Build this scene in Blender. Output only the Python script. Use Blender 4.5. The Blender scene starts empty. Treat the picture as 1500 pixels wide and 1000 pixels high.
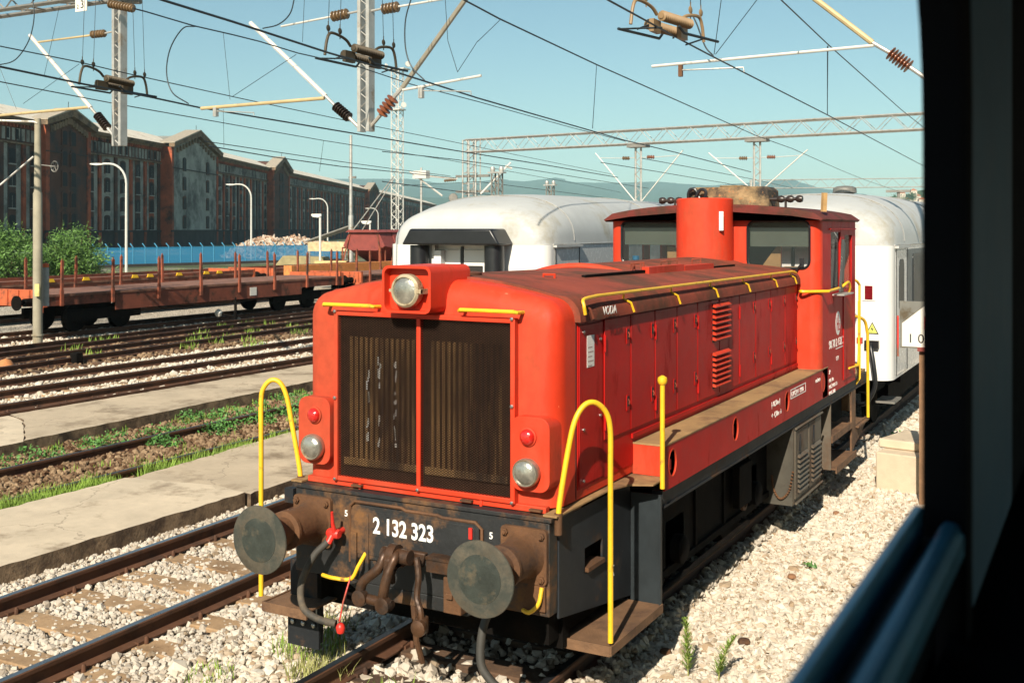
import bpy, bmesh, math, random
import numpy as np
from mathutils import Vector, Matrix, geometry
R = math.radians
PI = math.pi
rnd = random.Random(7)
sc = bpy.context.scene
col = sc.collection

# ------------------------------------------------------------------ camera
CAM = Vector((4.25, -5.75, 3.18)); YAW = 28.7; FPX = 1607.0; HOR = 335.0
cd = bpy.data.cameras.new('camera'); cam = bpy.data.objects.new('camera', cd); col.objects.link(cam)
cam.location = CAM; cam.rotation_euler = (R(90), 0, R(YAW))
cd.sensor_width = 36; cd.lens = FPX/1500*36; cd.shift_y = -(500-HOR)/1500
cd.clip_start = .02; cd.clip_end = 60000
cd.dof.use_dof = True; cd.dof.focus_distance = 12.0; cd.dof.aperture_fstop = 5.0
sc.camera = cam
# ------------------------------------------------------------------ sky, sun, exposure
SUN = Vector((.17, -.80, .57)).normalized()
w = bpy.data.worlds.new('World'); sc.world = w; w.use_nodes = True
nt = w.node_tree; bg = nt.nodes['Background']
sky = nt.nodes.new('ShaderNodeTexSky'); sky.sky_type = 'NISHITA'; sky.sun_disc = False
sky.sun_elevation = math.asin(SUN.z); sky.sun_rotation = math.atan2(SUN.x, SUN.y)
sky.air_density = 1.0; sky.dust_density = .8; sky.ozone_density = 1.0
tint = nt.nodes.new('ShaderNodeMix'); tint.data_type = 'RGBA'; tint.blend_type = 'MULTIPLY'
tint.inputs['Factor'].default_value = 1.0; tint.inputs['B'].default_value = (.81, .99, .925, 1)
nt.links.new(sky.outputs[0], tint.inputs['A']); nt.links.new(tint.outputs['Result'], bg.inputs[0])
bg.inputs[1].default_value = .067
sd = bpy.data.lights.new('sun', 'SUN'); sd.energy = 5.0; sd.angle = R(.5); sd.color = (1, .90, .74)
so = bpy.data.objects.new('sun', sd); col.objects.link(so)
so.rotation_euler = SUN.to_track_quat('Z', 'Y').to_euler(); so.location = (0, -20, 60)
sc.view_settings.view_transform = 'Standard'; sc.view_settings.look = 'None'
sc.view_settings.exposure = 0.68; sc.view_settings.gamma = 1
sc.render.engine = 'CYCLES'; sc.cycles.max_bounces = 6; sc.cycles.volume_bounces = 0; sc.cycles.transparent_max_bounces = 24

def at(px, py, ax, v):
    """point of the pixel ray on an axis plane (photo pixels, 1500x1000)"""
    y = R(YAW); F = Vector((-math.sin(y), math.cos(y), 0)); Rt = Vector((math.cos(y), math.sin(y), 0))
    r = F + Rt*((px-750)/FPX) + Vector((0, 0, 1))*((HOR-py)/FPX)
    k = 'xyz'.index(ax); return CAM + r*((v-CAM[k])/r[k])
def atd(px, py, d):
    y = R(YAW); F = Vector((-math.sin(y), math.cos(y), 0)); Rt = Vector((math.cos(y), math.sin(y), 0))
    return CAM + (F + Rt*((px-750)/FPX) + Vector((0, 0, 1))*((HOR-py)/FPX))*d

# ------------------------------------------------------------------ materials
MATS = {}
def mat(name, c, rough=.55, metal=0., var=.18, scale=3., dirt=None, damt=.0, dscale=2.5, top=None, tamt=.0,
        bump=.0, bscale=60., streak=0., spec=.5, coat=0., fleck=None, fthr=.72):
    if name in MATS: return MATS[name]
    m = bpy.data.materials.new(name); m.use_nodes = True; MATS[name] = m
    n = m.node_tree.nodes; L = m.node_tree.links; p = n['Principled BSDF']
    p.inputs['Metallic'].default_value = metal; p.inputs['Specular IOR Level'].default_value = spec
    p.inputs['Coat Weight'].default_value = coat
    tc = n.new('ShaderNodeTexCoord')
    def noise(s, det=6, vec=None, rg=.6):
        t = n.new('ShaderNodeTexNoise'); t.inputs['Scale'].default_value = s; t.inputs['Detail'].default_value = det
        t.inputs['Roughness'].default_value = rg
        L.new(vec if vec else tc.outputs['Object'], t.inputs['Vector']); return t.outputs['Fac']
    def ramp(f, a, b):
        r = n.new('ShaderNodeMapRange'); r.inputs[1].default_value = a; r.inputs[2].default_value = b; r.clamp = True
        L.new(f, r.inputs[0]); return r.outputs[0]
    def mix(f, a, b, mode='MIX'):
        x = n.new('ShaderNodeMix'); x.data_type = 'RGBA'; x.blend_type = mode
        if isinstance(f, float): x.inputs['Factor'].default_value = f
        else: L.new(f, x.inputs['Factor'])
        for k, q in (('A', a), ('B', b)):
            if isinstance(q, tuple): x.inputs[k].default_value = (*q[:3], 1)
            else: L.new(q, x.inputs[k])
        return x.outputs['Result']
    f = ramp(noise(scale), .3, .7)
    cc = mix(f, tuple(v*(1-var) for v in c), tuple(min(1, v*(1+var)) for v in c))
    f2 = ramp(noise(scale*9), .35, .75)
    cc = mix(f2, cc, mix(1.0, cc, (1-var*.6,)*3, 'MULTIPLY'))
    rf = None
    if dirt and damt > 0:
        vec = None
        if streak:
            mp = n.new('ShaderNodeMapping'); mp.inputs['Scale'].default_value = (1, 1, streak); L.new(tc.outputs['Object'], mp.inputs['Vector']); vec = mp.outputs[0]
        d = ramp(noise(dscale, 9, vec, .7), .62-damt*.38, .74-damt*.30)
        cc = mix(d, cc, mix(noise(dscale*6), tuple(v*.6 for v in dirt), tuple(min(1, v*1.3) for v in dirt))); rf = d
    if fleck:
        fk = ramp(noise(22, 4), fthr, fthr+.03); cc = mix(fk, cc, fleck)
    if top and tamt > 0:
        g = n.new('ShaderNodeNewGeometry'); s = n.new('ShaderNodeSeparateXYZ'); L.new(g.outputs['True Normal'], s.inputs[0])
        u = ramp(s.outputs['Z'], .25, .8); mm = n.new('ShaderNodeMath'); mm.operation = 'MULTIPLY'; L.new(u, mm.inputs[0])
        L.new(ramp(noise(4, 8), .5-tamt*.6, .75-tamt*.5), mm.inputs[1])
        cc = mix(mm.outputs[0], cc, mix(noise(9), tuple(v*.7 for v in top), tuple(min(1, v*1.25) for v in top)))
        rf2 = mm.outputs[0]
    else: rf2 = None
    L.new(cc, p.inputs['Base Color'])
    rr = n.new('ShaderNodeMapRange'); rr.inputs[3].default_value = max(.05, rough-.1); rr.inputs[4].default_value = min(1, rough+.12)
    L.new(noise(scale*4), rr.inputs[0]); ro = rr.outputs[0]
    for q in (rf, rf2):
        if q:
            a = n.new('ShaderNodeMix'); L.new(q, a.inputs[0]); L.new(ro, a.inputs[2]); a.inputs[3].default_value = .9; ro = a.outputs[0]
    L.new(ro, p.inputs['Roughness'])
    if bump:
        b = n.new('ShaderNodeBump'); b.inputs['Strength'].default_value = bump; b.inputs['Distance'].default_value = .01
        L.new(noise(bscale, 8), b.inputs['Height']); L.new(b.outputs[0], p.inputs['Normal'])
    return m

RUST = (.17, .065, .025)
MMAT = None
red = mat('red_paint', (.60, .042, .014), .48, spec=.3, var=.12, scale=1.6, dirt=(.42, .06, .025), damt=.36, dscale=1.8, streak=.35, bump=.06, bscale=25, fleck=(.75, .22, .12), fthr=.735)
redshade = mat('red_paint_shade', (.45, .009, .007), .50, spec=.18, var=.16, scale=2.2, dirt=(.22, .015, .010), damt=.14, streak=.3, dscale=3, bump=.05, bscale=25)  # same red paint, darkened: the side's weak sun is put into the colour
redroof = mat('weathered_red_roof', (.27, .055, .030), .75, spec=.25, var=.2, dirt=(.115, .045, .026), damt=.5, dscale=1.6, bump=.12, bscale=60, fleck=(.4, .16, .1), fthr=.72)
yellow = mat('yellow_paint', (.80, .47, .02), .45, var=.1, scale=5, dirt=(.22, .10, .03), damt=.10, dscale=9, fleck=(.12, .07, .04), fthr=.70)
black = mat('black_frame_paint', (.014, .016, .019), .6, spec=.3, var=.3, dirt=(.10, .048, .02), damt=.18, dscale=2.2, bump=.15, fleck=(.2, .18, .16), fthr=.745)
rusty = mat('rusty_black_beam', (.017, .018, .019), .55, var=.3, scale=4, dirt=(.17, .078, .026), damt=.36, dscale=2.3, bump=.25, bscale=35, fleck=(.3, .25, .2), fthr=.75)
rust = mat('rust', (.125, .055, .021), .8, var=.4, scale=5, dirt=(.05, .025, .015), damt=.35, bump=.35, bscale=40)
rustred = mat('rusty_red_steel', (.26, .065, .03), .8, var=.35, scale=3, dirt=(.07, .03, .018), damt=.35, bump=.2)
under = mat('grimy_underframe', (.006, .005, .0045), .9, spec=.08, var=.4, scale=4, dirt=(.016, .010, .006), damt=.3, bump=.3)
grease = mat('worn_buffer_steel', (.045, .053, .045), .5, .3, var=.3, scale=7, dirt=(.13, .10, .06), damt=.25, dscale=4, bump=.15)
bufedge = mat('worn_buffer_rim', (.11, .095, .07), .5, .3, var=.35, scale=6, dirt=(.05, .055, .045), damt=.5, dscale=5)
deckm = mat('rusty_tread_plate', (.33, .20, .085), .8, var=.25, scale=2, dirt=(.16, .085, .04), damt=.35, dscale=1.5, bump=.5, bscale=110)
greybox = mat('grey_brown_panel', (.105, .088, .065), .65, var=.2, dirt=(.10, .055, .03), damt=.35, streak=.4, bump=.1)
bluegrey = mat('blue_grey_plate', (.013, .019, .023), .55, var=.25, dirt=(.12, .07, .035), damt=.2, fleck=(.3, .25, .2), fthr=.74)
steel = mat('bright_steel', (.55, .55, .53), .3, 1., var=.1)
chrome = mat('lamp_rim', (.50, .46, .38), .35, .8, var=.25, dirt=(.3, .2, .1), damt=.3, dscale=8)
brass = mat('worn_cream_lamp_rim', (.50, .42, .28), .5, .3, var=.3, dirt=(.2, .12, .05), damt=.35, dscale=12)
white = mat('white_lettering', (.82, .80, .76), .6, var=.05)
paper = mat('paper_notice', (.88, .84, .78), .8, var=.08)
redtap = mat('red_tap_paint', (.62, .03, .02), .4, var=.2, dirt=(.2, .08, .04), damt=.2)
hose = mat('rubber_hose', (.045, .042, .036), .7, var=.3, dirt=(.13, .10, .07), damt=.3)
rubber = mat('black_rubber', (.012, .013, .015), .35, var=.3)
dark = mat('dark_interior', (.02, .018, .016), .8)
wood = mat('wood_panel', (.50, .30, .12), .6, var=.2)
blind = mat('green_grey_blind', (.115, .135, .105), .85, var=.12, bump=.1)
bluecap = mat('blue_plastic', (.02, .22, .45), .4)
concrete = mat('concrete', (.56, .46, .335), .9, var=.16, scale=1.2, dirt=(.25, .185, .12), damt=.25, dscale=1.1, bump=.35, bscale=70)
concrete2 = mat('concrete_darker', (.47, .375, .265), .9, var=.16, scale=1.2, dirt=(.22, .16, .10), damt=.3, dscale=1.1, bump=.35, bscale=70)
sleeperm = mat('concrete_sleeper', (.34, .22, .12), .9, var=.25, dirt=(.2, .12, .06), damt=.3, bump=.4)
woodsleeper = mat('timber_sleeper', (.10, .055, .03), .9, var=.35, dirt=(.05, .03, .02), damt=.4, bump=.6, bscale=30)
railrust = mat('rail_rust', (.10, .042, .02), .8, var=.3, dirt=(.04, .02, .012), damt=.3, bump=.2)
railtop = mat('rail_running_face', (.30, .31, .33), .28, .9, var=.2, scale=2)
railtopdull = mat('rail_dull_face', (.035, .038, .045), .4, .6, var=.3)
cwhite = mat('coach_white', (.70, .69, .66), .38, var=.02, dirt=(.60, .56, .48), damt=.08, dscale=1.2, coat=.2)
croof = mat('coach_roof_grey', (.44, .445, .435), .5, var=.06, dirt=(.34, .31, .24), damt=.22, dscale=.8, bump=.05)
cside = mat('coach_side_blue_grey', (.60, .62, .62), .25, var=.01, coat=.5)
galv = mat('galvanised_steel', (.46, .45, .42), .5, .5, var=.18, dirt=(.28, .22, .15), damt=.2)
galvdark = mat('dark_galvanised', (.22, .21, .19), .6, .4, var=.2)
tanpipe = mat('tan_tube', (.50, .38, .20), .6, .1, var=.15)
insul = mat('brown_insulator', (.16, .10, .05), .35, var=.3)
insuld = mat('dark_insulator', (.035, .022, .018), .35, var=.3)
insulr = mat('red_brown_insulator', (.22, .075, .035), .35, var=.3)
wirem = mat('catenary_wire', (.018, .028, .034), .5, .3)
sect = mat('section_insulator_metal', (.065, .048, .028), .6, .3, var=.3)
wagonm = mat('wagon_red_brown', (.20, .052, .026), .75, var=.25, scale=2, dirt=(.06, .028, .016), damt=.35, bump=.1)
wagonlit = mat('wagon_red_sunlit', (.46, .10, .035), .7, var=.2, dirt=(.14, .05, .025), damt=.25)  # brighter wagon red: sunlight on the end faces put into the colour
orange = mat('orange_panel', (.62, .22, .055), .7, var=.15, dirt=(.3, .12, .05), damt=.2)
hopper = mat('hopper_maroon', (.22, .045, .035), .6, var=.12, dirt=(.12, .03, .03), damt=.2)
planks = mat('deck_planks', (.24, .11, .07), .85, var=.3, scale=2, dirt=(.13, .06, .04), damt=.4)
lampw = mat('lamp_post_white', (.62, .60, .55), .5, .2, var=.08)
polec = mat('concrete_pole', (.30, .27, .20), .85, var=.15, dirt=(.24, .18, .11), damt=.3, dscale=1, streak=.3)
stucco = mat('dirty_stucco', (.33, .335, .30), .9, var=.25, scale=.25, dirt=(.085, .085, .08), damt=.42, dscale=.16, bump=.3, bscale=3)
brick = mat('dark_red_brick', (.36, .085, .035), .9, var=.35, scale=.5, dirt=(.05, .03, .025), damt=.35, dscale=.3, bump=.3, bscale=4)
brickdark = mat('sooty_brick', (.105, .042, .026), .9, var=.4, scale=.4, dirt=(.03, .03, .032), damt=.4, dscale=.3)
cornice = mat('cornice_stone', (.22, .15, .09), .85, var=.3, dirt=(.07, .05, .035), damt=.35, dscale=.6)
roofpale = mat('pale_metal_roof', (.70, .63, .52), .7, var=.15, dirt=(.45, .36, .26), damt=.25, dscale=.3)
winm = mat('dark_window', (.010, .012, .016), .6, var=.5, spec=.2)
plinth = mat('sooty_plinth', (.045, .038, .036), .9, var=.4, scale=.5)
sill = mat('pale_sill', (.36, .36, .33), .85, var=.2)
ironm = mat('balcony_iron', (.02, .02, .022), .7)
leafm = mat('bush_leaf', (.12, .24, .045), .6, var=.45, scale=1.5)
leafd = mat('bush_leaf_dark', (.035, .085, .018), .6, var=.4, scale=1.5)
grassm = mat('grass_blade', (.22, .34, .045), .7, var=.5, scale=2)
weedm = mat('weed_leaf', (.09, .23, .045), .6, var=.4, scale=3)
drygrass = mat('dry_weed', (.30, .30, .10), .8, var=.3)
bark = mat('bark', (.08, .055, .035), .9, var=.3)
hillm = mat('hill_forest', (.045, .075, .04), 1., var=.3, scale=.0006, spec=0)
townhill = mat('town_hill_green', (.07, .11, .035), 1., var=.4, scale=.02, spec=0)
housem = mat('pale_house_wall', (.55, .47, .38), .8, var=.12)
tile = mat('terracotta_roof', (.42, .14, .06), .85, var=.2)
intdark = mat('train_interior_dark', (.004, .005, .007), .8, spec=.1, var=.3)
intblue = mat('train_interior_blue_lit', (.07, .16, .23), .6, var=.12)  # blue light falling on the wall strip is put into its colour
sashm = mat('window_sash_sky_tint', (.06, .24, .36), .38, .5, var=.2)  # aluminium bar; its blue is sky reflection put into the colour
signgrey = mat('sign_board_grey', (.16, .16, .14), .7, var=.15, dirt=(.10, .08, .05), damt=.3, dscale=5)
signwhite = mat('sign_white', (.70, .67, .60), .7, var=.05)
signred = mat('sign_red', (.60, .03, .03), .6)
signblack = mat('sign_black', (.02, .02, .022), .6)
warn = mat('warning_yellow_green', (.62, .66, .14), .6)

def cracks(m, sc_=.42, w_=.010):
    n = m.node_tree.nodes; L = m.node_tree.links; p = n['Principled BSDF']; g = n.new('ShaderNodeNewGeometry')
    t = n.new('ShaderNodeTexNoise'); t.inputs['Scale'].default_value = 2.5; t.inputs['Detail'].default_value = 6; L.new(g.outputs['Position'], t.inputs['Vector'])
    a = n.new('ShaderNodeMix'); a.data_type = 'RGBA'; a.blend_type = 'LINEAR_LIGHT'; a.inputs['Factor'].default_value = .35; L.new(g.outputs['Position'], a.inputs['A']); L.new(t.outputs['Color'], a.inputs['B'])
    v = n.new('ShaderNodeTexVoronoi'); v.feature = 'DISTANCE_TO_EDGE'; v.inputs['Scale'].default_value = sc_; L.new(a.outputs['Result'], v.inputs['Vector'])
    r = n.new('ShaderNodeMapRange'); r.inputs[1].default_value = w_*.3; r.inputs[2].default_value = w_; r.inputs[3].default_value = .40; r.inputs[4].default_value = 0.; L.new(v.outputs['Distance'], r.inputs[0])
    x = n.new('ShaderNodeMix'); x.data_type = 'RGBA'; x.inputs['B'].default_value = (.07, .05, .035, 1); L.new(r.outputs[0], x.inputs['Factor']); src = p.inputs['Base Color'].links[0].from_socket; L.new(src, x.inputs['A']); L.new(x.outputs['Result'], p.inputs['Base Color'])
cracks(concrete, .30, .004); cracks(concrete2, .36, .004)

def glassmat(name, c, alpha, rough=.05):
    if name in MATS: return MATS[name]
    m = bpy.data.materials.new(name); m.use_nodes = True; MATS[name] = m
    n = m.node_tree.nodes; L = m.node_tree.links; p = n['Principled BSDF']
    p.inputs['Base Color'].default_value = (*c, 1); p.inputs['Roughness'].default_value = rough
    tr = n.new('ShaderNodeBsdfTransparent'); mx = n.new('ShaderNodeMixShader'); mx.inputs[0].default_value = alpha
    L.new(tr.outputs[0], mx.inputs[1]); L.new(p.outputs[0], mx.inputs[2]); L.new(mx.outputs[0], n['Material Output'].inputs[0])
    return m
paneg = glassmat('cab_glass', (.05, .07, .07), .22)
netting = glassmat('blue_netting', (.03, .29, .54), .60, .7)
coachglass = mat('coach_window_glass', (.010, .018, .022), .3, var=.4, scale=.6, spec=.12)
def lens(name, c, rough=.12, bs=30):
    m = mat(name, c, rough, 0, var=.2, scale=6, spec=.8, coat=.6, bump=.3, bscale=bs); return m
lenswhite = mat('white_lens', (.42, .40, .34), .22, .65, var=.35, scale=9, spec=.8, coat=.8, bump=.5, bscale=22); lensred = lens('red_lens', (.50, .015, .01))
reflect = mat('reflector', (.75, .73, .68), .15, .9, var=.15, scale=8)

def screenmat():
    m = bpy.data.materials.new('expanded_metal_screen'); m.use_nodes = True
    n = m.node_tree.nodes; L = m.node_tree.links; p = n['Principled BSDF']
    p.inputs['Base Color'].default_value = (.012, .006, .004, 1); p.inputs['Specular IOR Level'].default_value = .1; p.inputs['Roughness'].default_value = .8; p.inputs['Metallic'].default_value = .2
    tc = n.new('ShaderNodeTexCoord'); s = n.new('ShaderNodeSeparateXYZ'); L.new(tc.outputs['Object'], s.inputs[0])
    def math_(op, a, b=None):
        x = n.new('ShaderNodeMath'); x.operation = op
        for i, q in enumerate((a, b)):
            if q is None: continue
            if isinstance(q, (int, float)): x.inputs[i].default_value = q
            else: L.new(q, x.inputs[i])
        return x.outputs[0]
    zig = math_('MULTIPLY', math_('PINGPONG', s.outputs['X'], .014), .55)      # diamond mesh
    a = math_('PINGPONG', math_('ADD', s.outputs['Z'], zig), .0085)
    b = math_('PINGPONG', math_('SUBTRACT', s.outputs['Z'], zig), .0085)
    k = math_('MINIMUM', a, b); fac = math_('LESS_THAN', k, .0026)
    tr = n.new('ShaderNodeBsdfTransparent'); mx = n.new('ShaderNodeMixShader')
    L.new(fac, mx.inputs[0]); L.new(tr.outputs[0], mx.inputs[1]); L.new(p.outputs[0], mx.inputs[2]); L.new(mx.outputs[0], n['Material Output'].inputs[0])
    return m
screen = screenmat()

# ------------------------------------------------------------------ mesh builder
SPLIT = {'rim_clip', 'corner_pier', 'arm', 'guard_bolt', 'hose_bracket', 'stay_tube', 'register_clamp', 'tension_wheel', 'desk_board', 'hoop_foot', 'floodlight', 'bird_droppings'}
class MB:
    def __init__(s): s.v = []; s.f = []
    def add(s, vs, fs, M=None):
        o = len(s.v)
        for q in vs: s.v.append(tuple(M @ Vector(q)) if M else tuple(q))
        for f in fs: s.f.append([i+o for i in f])
        return s
    def box(s, x0, x1, y0, y1, z0, z1, M=None):
        vs = [(x, y, z) for z in (z0, z1) for y in (y0, y1) for x in (x0, x1)]
        return s.add(vs, [(0, 2, 3, 1), (4, 5, 7, 6), (0, 1, 5, 4), (2, 6, 7, 3), (0, 4, 6, 2), (1, 3, 7, 5)], M)
    def prism(s, poly, a0, a1, axis='y', M=None, holes=()):
        """poly: 2D outline; axis x:(y,z) y:(x,z) z:(x,y)"""
        def P(u, v, a): return {'x': (a, u, v), 'y': (u, a, v), 'z': (u, v, a)}[axis]
        loops = [list(poly)]+[list(h) for h in holes]
        flat = [q for l in loops for q in l]; N = len(flat)
        vs = [P(u, v, a0) for u, v in flat]+[P(u, v, a1) for u, v in flat]
        if holes:
            tri = geometry.tessellate_polygon([[Vector((u, v, 0)) for u, v in l] for l in loops])
        else:
            tri = geometry.tessellate_polygon([[Vector((u, v, 0)) for u, v in poly]]) if len(poly) > 4 else [tuple(range(len(poly)))]
        fs = [tuple(t) for t in tri]+[tuple(i+N for i in reversed(t)) for t in tri]
        o = 0
        for l in loops:
            k = len(l)
            for i in range(k): j = (i+1) % k; fs.append((o+i, o+i+N, o+j+N, o+j))
            o += k
        return s.add(vs, fs, M)
    def tube(s, pts, r, n=10, cap=True, M=None):
        pts = [Vector(p) for p in pts]; rs = r if isinstance(r, (list, tuple)) else [r]*len(pts)
        vs = []; fs = []; prev = None
        for i, p in enumerate(pts):
            t = (pts[min(i+1, len(pts)-1)]-pts[max(i-1, 0)]).normalized()
            if prev is None:
                a = Vector((0, 0, 1)) if abs(t.z) < .9 else Vector((1, 0, 0)); u = t.cross(a).normalized()
            else:
                u = (prev-t*prev.dot(t)).normalized()
            prev = u; v = t.cross(u)
            for k in range(n):
                q = 2*PI*k/n; vs.append(p+(u*math.cos(q)+v*math.sin(q))*rs[i])
        for i in range(len(pts)-1):
            for k in range(n): k2 = (k+1) % n; fs.append((i*n+k, i*n+k2, (i+1)*n+k2, (i+1)*n+k))
        if cap and n > 2: fs.append(tuple(range(n))[::-1]); fs.append(tuple((len(pts)-1)*n+k for k in range(n)))
        return s.add(vs, fs, M)
    def lathe(s, prof, o=(0, 0, 0), d=(0, 0, 1), n=32, M=None):
        """prof: (radius, distance along d)"""
        d = Vector(d).normalized(); a = Vector((0, 0, 1)) if abs(d.z) < .9 else Vector((1, 0, 0)); u = d.cross(a).normalized(); v = d.cross(u); o = Vector(o)
        vs = []; fs = []
        for (r, h) in prof:
            for k in range(n):
                q = 2*PI*k/n; vs.append(o+d*h+(u*math.cos(q)+v*math.sin(q))*max(r, 1e-4))
        for i in range(len(prof)-1):
            for k in range(n): k2 = (k+1) % n; fs.append((i*n+k, i*n+k2, (i+1)*n+k2, (i+1)*n+k))
        fs.append(tuple(range(n))[::-1]); fs.append(tuple((len(prof)-1)*n+k for k in range(n)))
        return s.add(vs, fs, M)
    def loft(s, secs, M=None, cap=True, closed=True):
        n = len(secs[0]); vs = [q for sec in secs for q in sec]; fs = []
        for i in range(len(secs)-1):
            for k in range(n if closed else n-1): k2 = (k+1) % n; fs.append((i*n+k, (i+1)*n+k, (i+1)*n+k2, i*n+k2))
        if cap: fs.append(tuple(range(n))); fs.append(tuple((len(secs)-1)*n+k for k in range(n))[::-1])
        return s.add(vs, fs, M)
    def split(s):
        par = list(range(len(s.v)))
        def find(i):
            while par[i] != i: par[i] = par[par[i]]; i = par[i]
            return i
        for f in s.f:
            for k in f[1:]: par[find(k)] = find(f[0])
        out = {}
        for f in s.f: out.setdefault(find(f[0]), []).append(f)
        res = []
        for fs in out.values():
            q = MB(); idx = {}
            for f in fs:
                for k in f:
                    if k not in idx: idx[k] = len(q.v); q.v.append(s.v[k])
                q.f.append([idx[k] for k in f])
            res.append(q)
        return res
    def build(s, name, m, parent=None, bev=0., ang=38, smooth=True):
        if name in SPLIT:
            parts = s.split()
            if len(parts) > 1: return [q.build(name, m, parent, bev, ang, smooth) if False else q._build(name, m, parent, bev, ang, smooth) for q in parts][0]
        return s._build(name, m, parent, bev, ang, smooth)
    def _build(s, name, m, parent=None, bev=0., ang=38, smooth=True):
        me = bpy.data.meshes.new(name); off = parent_origin(parent)
        me.from_pydata([tuple(Vector(q)-off) for q in s.v], [], s.f)
        me.materials.append(m); me.validate()
        if s.f: 
            bm = bmesh.new(); bm.from_mesh(me); bmesh.ops.recalc_face_normals(bm, faces=bm.faces); bm.to_mesh(me); bm.free()
        if smooth:
            me.shade_smooth(); me.set_sharp_from_angle(angle=R(ang))
        o = bpy.data.objects.new(name, me); col.objects.link(o)
        if parent: o.parent = parent
        if bev:
            b = o.modifiers.new('bevel', 'BEVEL'); b.width = bev; b.segments = 2; b.limit_method = 'ANGLE'; b.angle_limit = R(40)
        return o
def parent_origin(p):
    v = Vector((0, 0, 0))
    while p is not None: v = v+Vector(p.get('org', (0, 0, 0))) if 'org' in p else v; p = p.parent
    return v
def tag(o, label=None, cat=None, group=None, kind=None):
    for k, q in (('label', label), ('category', cat), ('group', group), ('kind', kind)):
        if q: o[k] = q
    return o
def thing(name, label, cat, loc=(0, 0, 0), group=None):
    """Empty at the base of a thing; parts are given in world coordinates (org is subtracted)"""
    o = bpy.data.objects.new(name, None); col.objects.link(o); o.location = loc; o['org'] = tuple(loc)
    return tag(o, label, cat, group)
def copy_tree(o, parent=None):
    c = o.copy(); col.objects.link(c)
    if parent is not None: c.parent = parent
    for ch in [q for q in o.children]: copy_tree(ch, c)
    return c
def text(s, size, loc, facing, m, parent, name='lettering', sx=1., ext=.0012, align='LEFT', off=0.):
    cu = bpy.data.curves.new(name, 'FONT'); cu.body = s; cu.size = size; cu.extrude = ext; cu.align_x = align; cu.offset = off
    ob = bpy.data.objects.new(name, cu); col.objects.link(ob)
    dg = bpy.context.evaluated_depsgraph_get(); me = bpy.data.meshes.new_from_object(ob.evaluated_get(dg)); bpy.data.objects.remove(ob)
    rot = {'-y': Matrix.Rotation(R(90), 4, 'X'), '+x': Matrix.Rotation(R(90), 4, 'Z') @ Matrix.Rotation(R(90), 4, 'X')}[facing] if isinstance(facing, str) else facing
    me.transform(Matrix.Translation(Vector(loc)-parent_origin(parent)) @ rot @ Matrix.Diagonal((sx, 1, 1, 1)))
    me.materials.clear(); me.materials.append(m); me.name = name
    o = bpy.data.objects.new(name, me); col.objects.link(o); o.parent = parent
    return o
def rrect(x0, x1, z0, z1, r, n=5):
    p = []
    for cx, cz, a in ((x1-r, z1-r, 0), (x0+r, z1-r, 90), (x0+r, z0+r, 180), (x1-r, z0+r, 270)):
        for k in range(n+1): q = R(a+90*k/n); p.append((cx+r*math.cos(q), cz+r*math.sin(q)))
    return p
def arc(c, r, a0, a1, n, plane='yz'):
    out = []
    for k in range(n+1):
        a = R(a0+(a1-a0)*k/n); u, v = r*math.cos(a), r*math.sin(a)
        out.append(Vector(c)+{'yz': Vector((0, u, v)), 'xz': Vector((u, 0, v)), 'xy': Vector((u, v, 0))}[plane])
    return out
def spline(pts, n=8):
    P = [Vector(p) for p in pts]; P = [P[0]*2-P[1]]+P+[P[-1]*2-P[-2]]; out = []
    for i in range(1, len(P)-2):
        for k in range(n):
            t = k/n; a, b, c, d = P[i-1:i+3]
            out.append(.5*((2*b)+(c-a)*t+(2*a-5*b+4*c-d)*t*t+(3*b-a-3*c+d)*t**3))
    out.append(P[-2]); return out
oily = mat('oily_steel', (.085, .042, .022), .38, .3, var=.45, scale=9, dirt=(.03, .018, .012), damt=.4, dscale=6)
stepm = mat('rusty_step_plate', (.17, .09, .045), .8, var=.3, scale=3, dirt=(.07, .035, .02), damt=.35, bump=.6, bscale=90)
# ================================================================== LOCOMOTIVE
L_ = thing('shunting_locomotive', 'red diesel shunting locomotive with yellow handrails, black buffer beam and two round buffers', 'locomotive', (0, 5.25, 0))
HW = 1.05
def crown_at(y): return .112-.060*max(0, min(1, (y-1.0)/5.9))
def roofz(x, y): return 2.737+crown_at(y)*(1-(x/.89)**2)
def hood_sec(y, d=0., zb=1.335, hw=HW, ztop=2.64, crown=None, rc=.16):
    crown = crown_at(y) if crown is None else crown
    """hood cross-section inset by d, listed from bottom right round to bottom left"""
    hw = hw-d; zt = ztop-d*.75; r = max(.03, rc-d*.35); half = []
    half.append((hw, zb)); half.append((hw, 2.0)); half.append((hw, zt-r*.55))
    for k in range(1, 6): a = R(90*k/6); half.append((hw-r+r*math.cos(a), zt-r*.55+r*math.sin(a)))
    x1 = hw-r; z1 = half[-1][1]+.008; cr = max(.02, crown-d*.25)
    for k in range(8): t = k/7; x = x1*(1-t); half.append((x, z1+cr*(1-(x/x1)**2)))
    pts = half+[(-x, z) for x, z in reversed(half[:-1])]
    return [(x, y, z) for x, z in pts]
YF = .70
m = MB(); secs = []
for k in range(8):
    a = R(90*k/7); r = .15; secs.append(hood_sec(YF+r*(1-math.sin(a)) if False else YF+r-r*math.cos(a), r-r*math.sin(a)))
secs.append(hood_sec(1.02)); secs.append(hood_sec(6.95)); m.loft(secs)
hood = m.build('hood', red, L_, ang=50)
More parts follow.
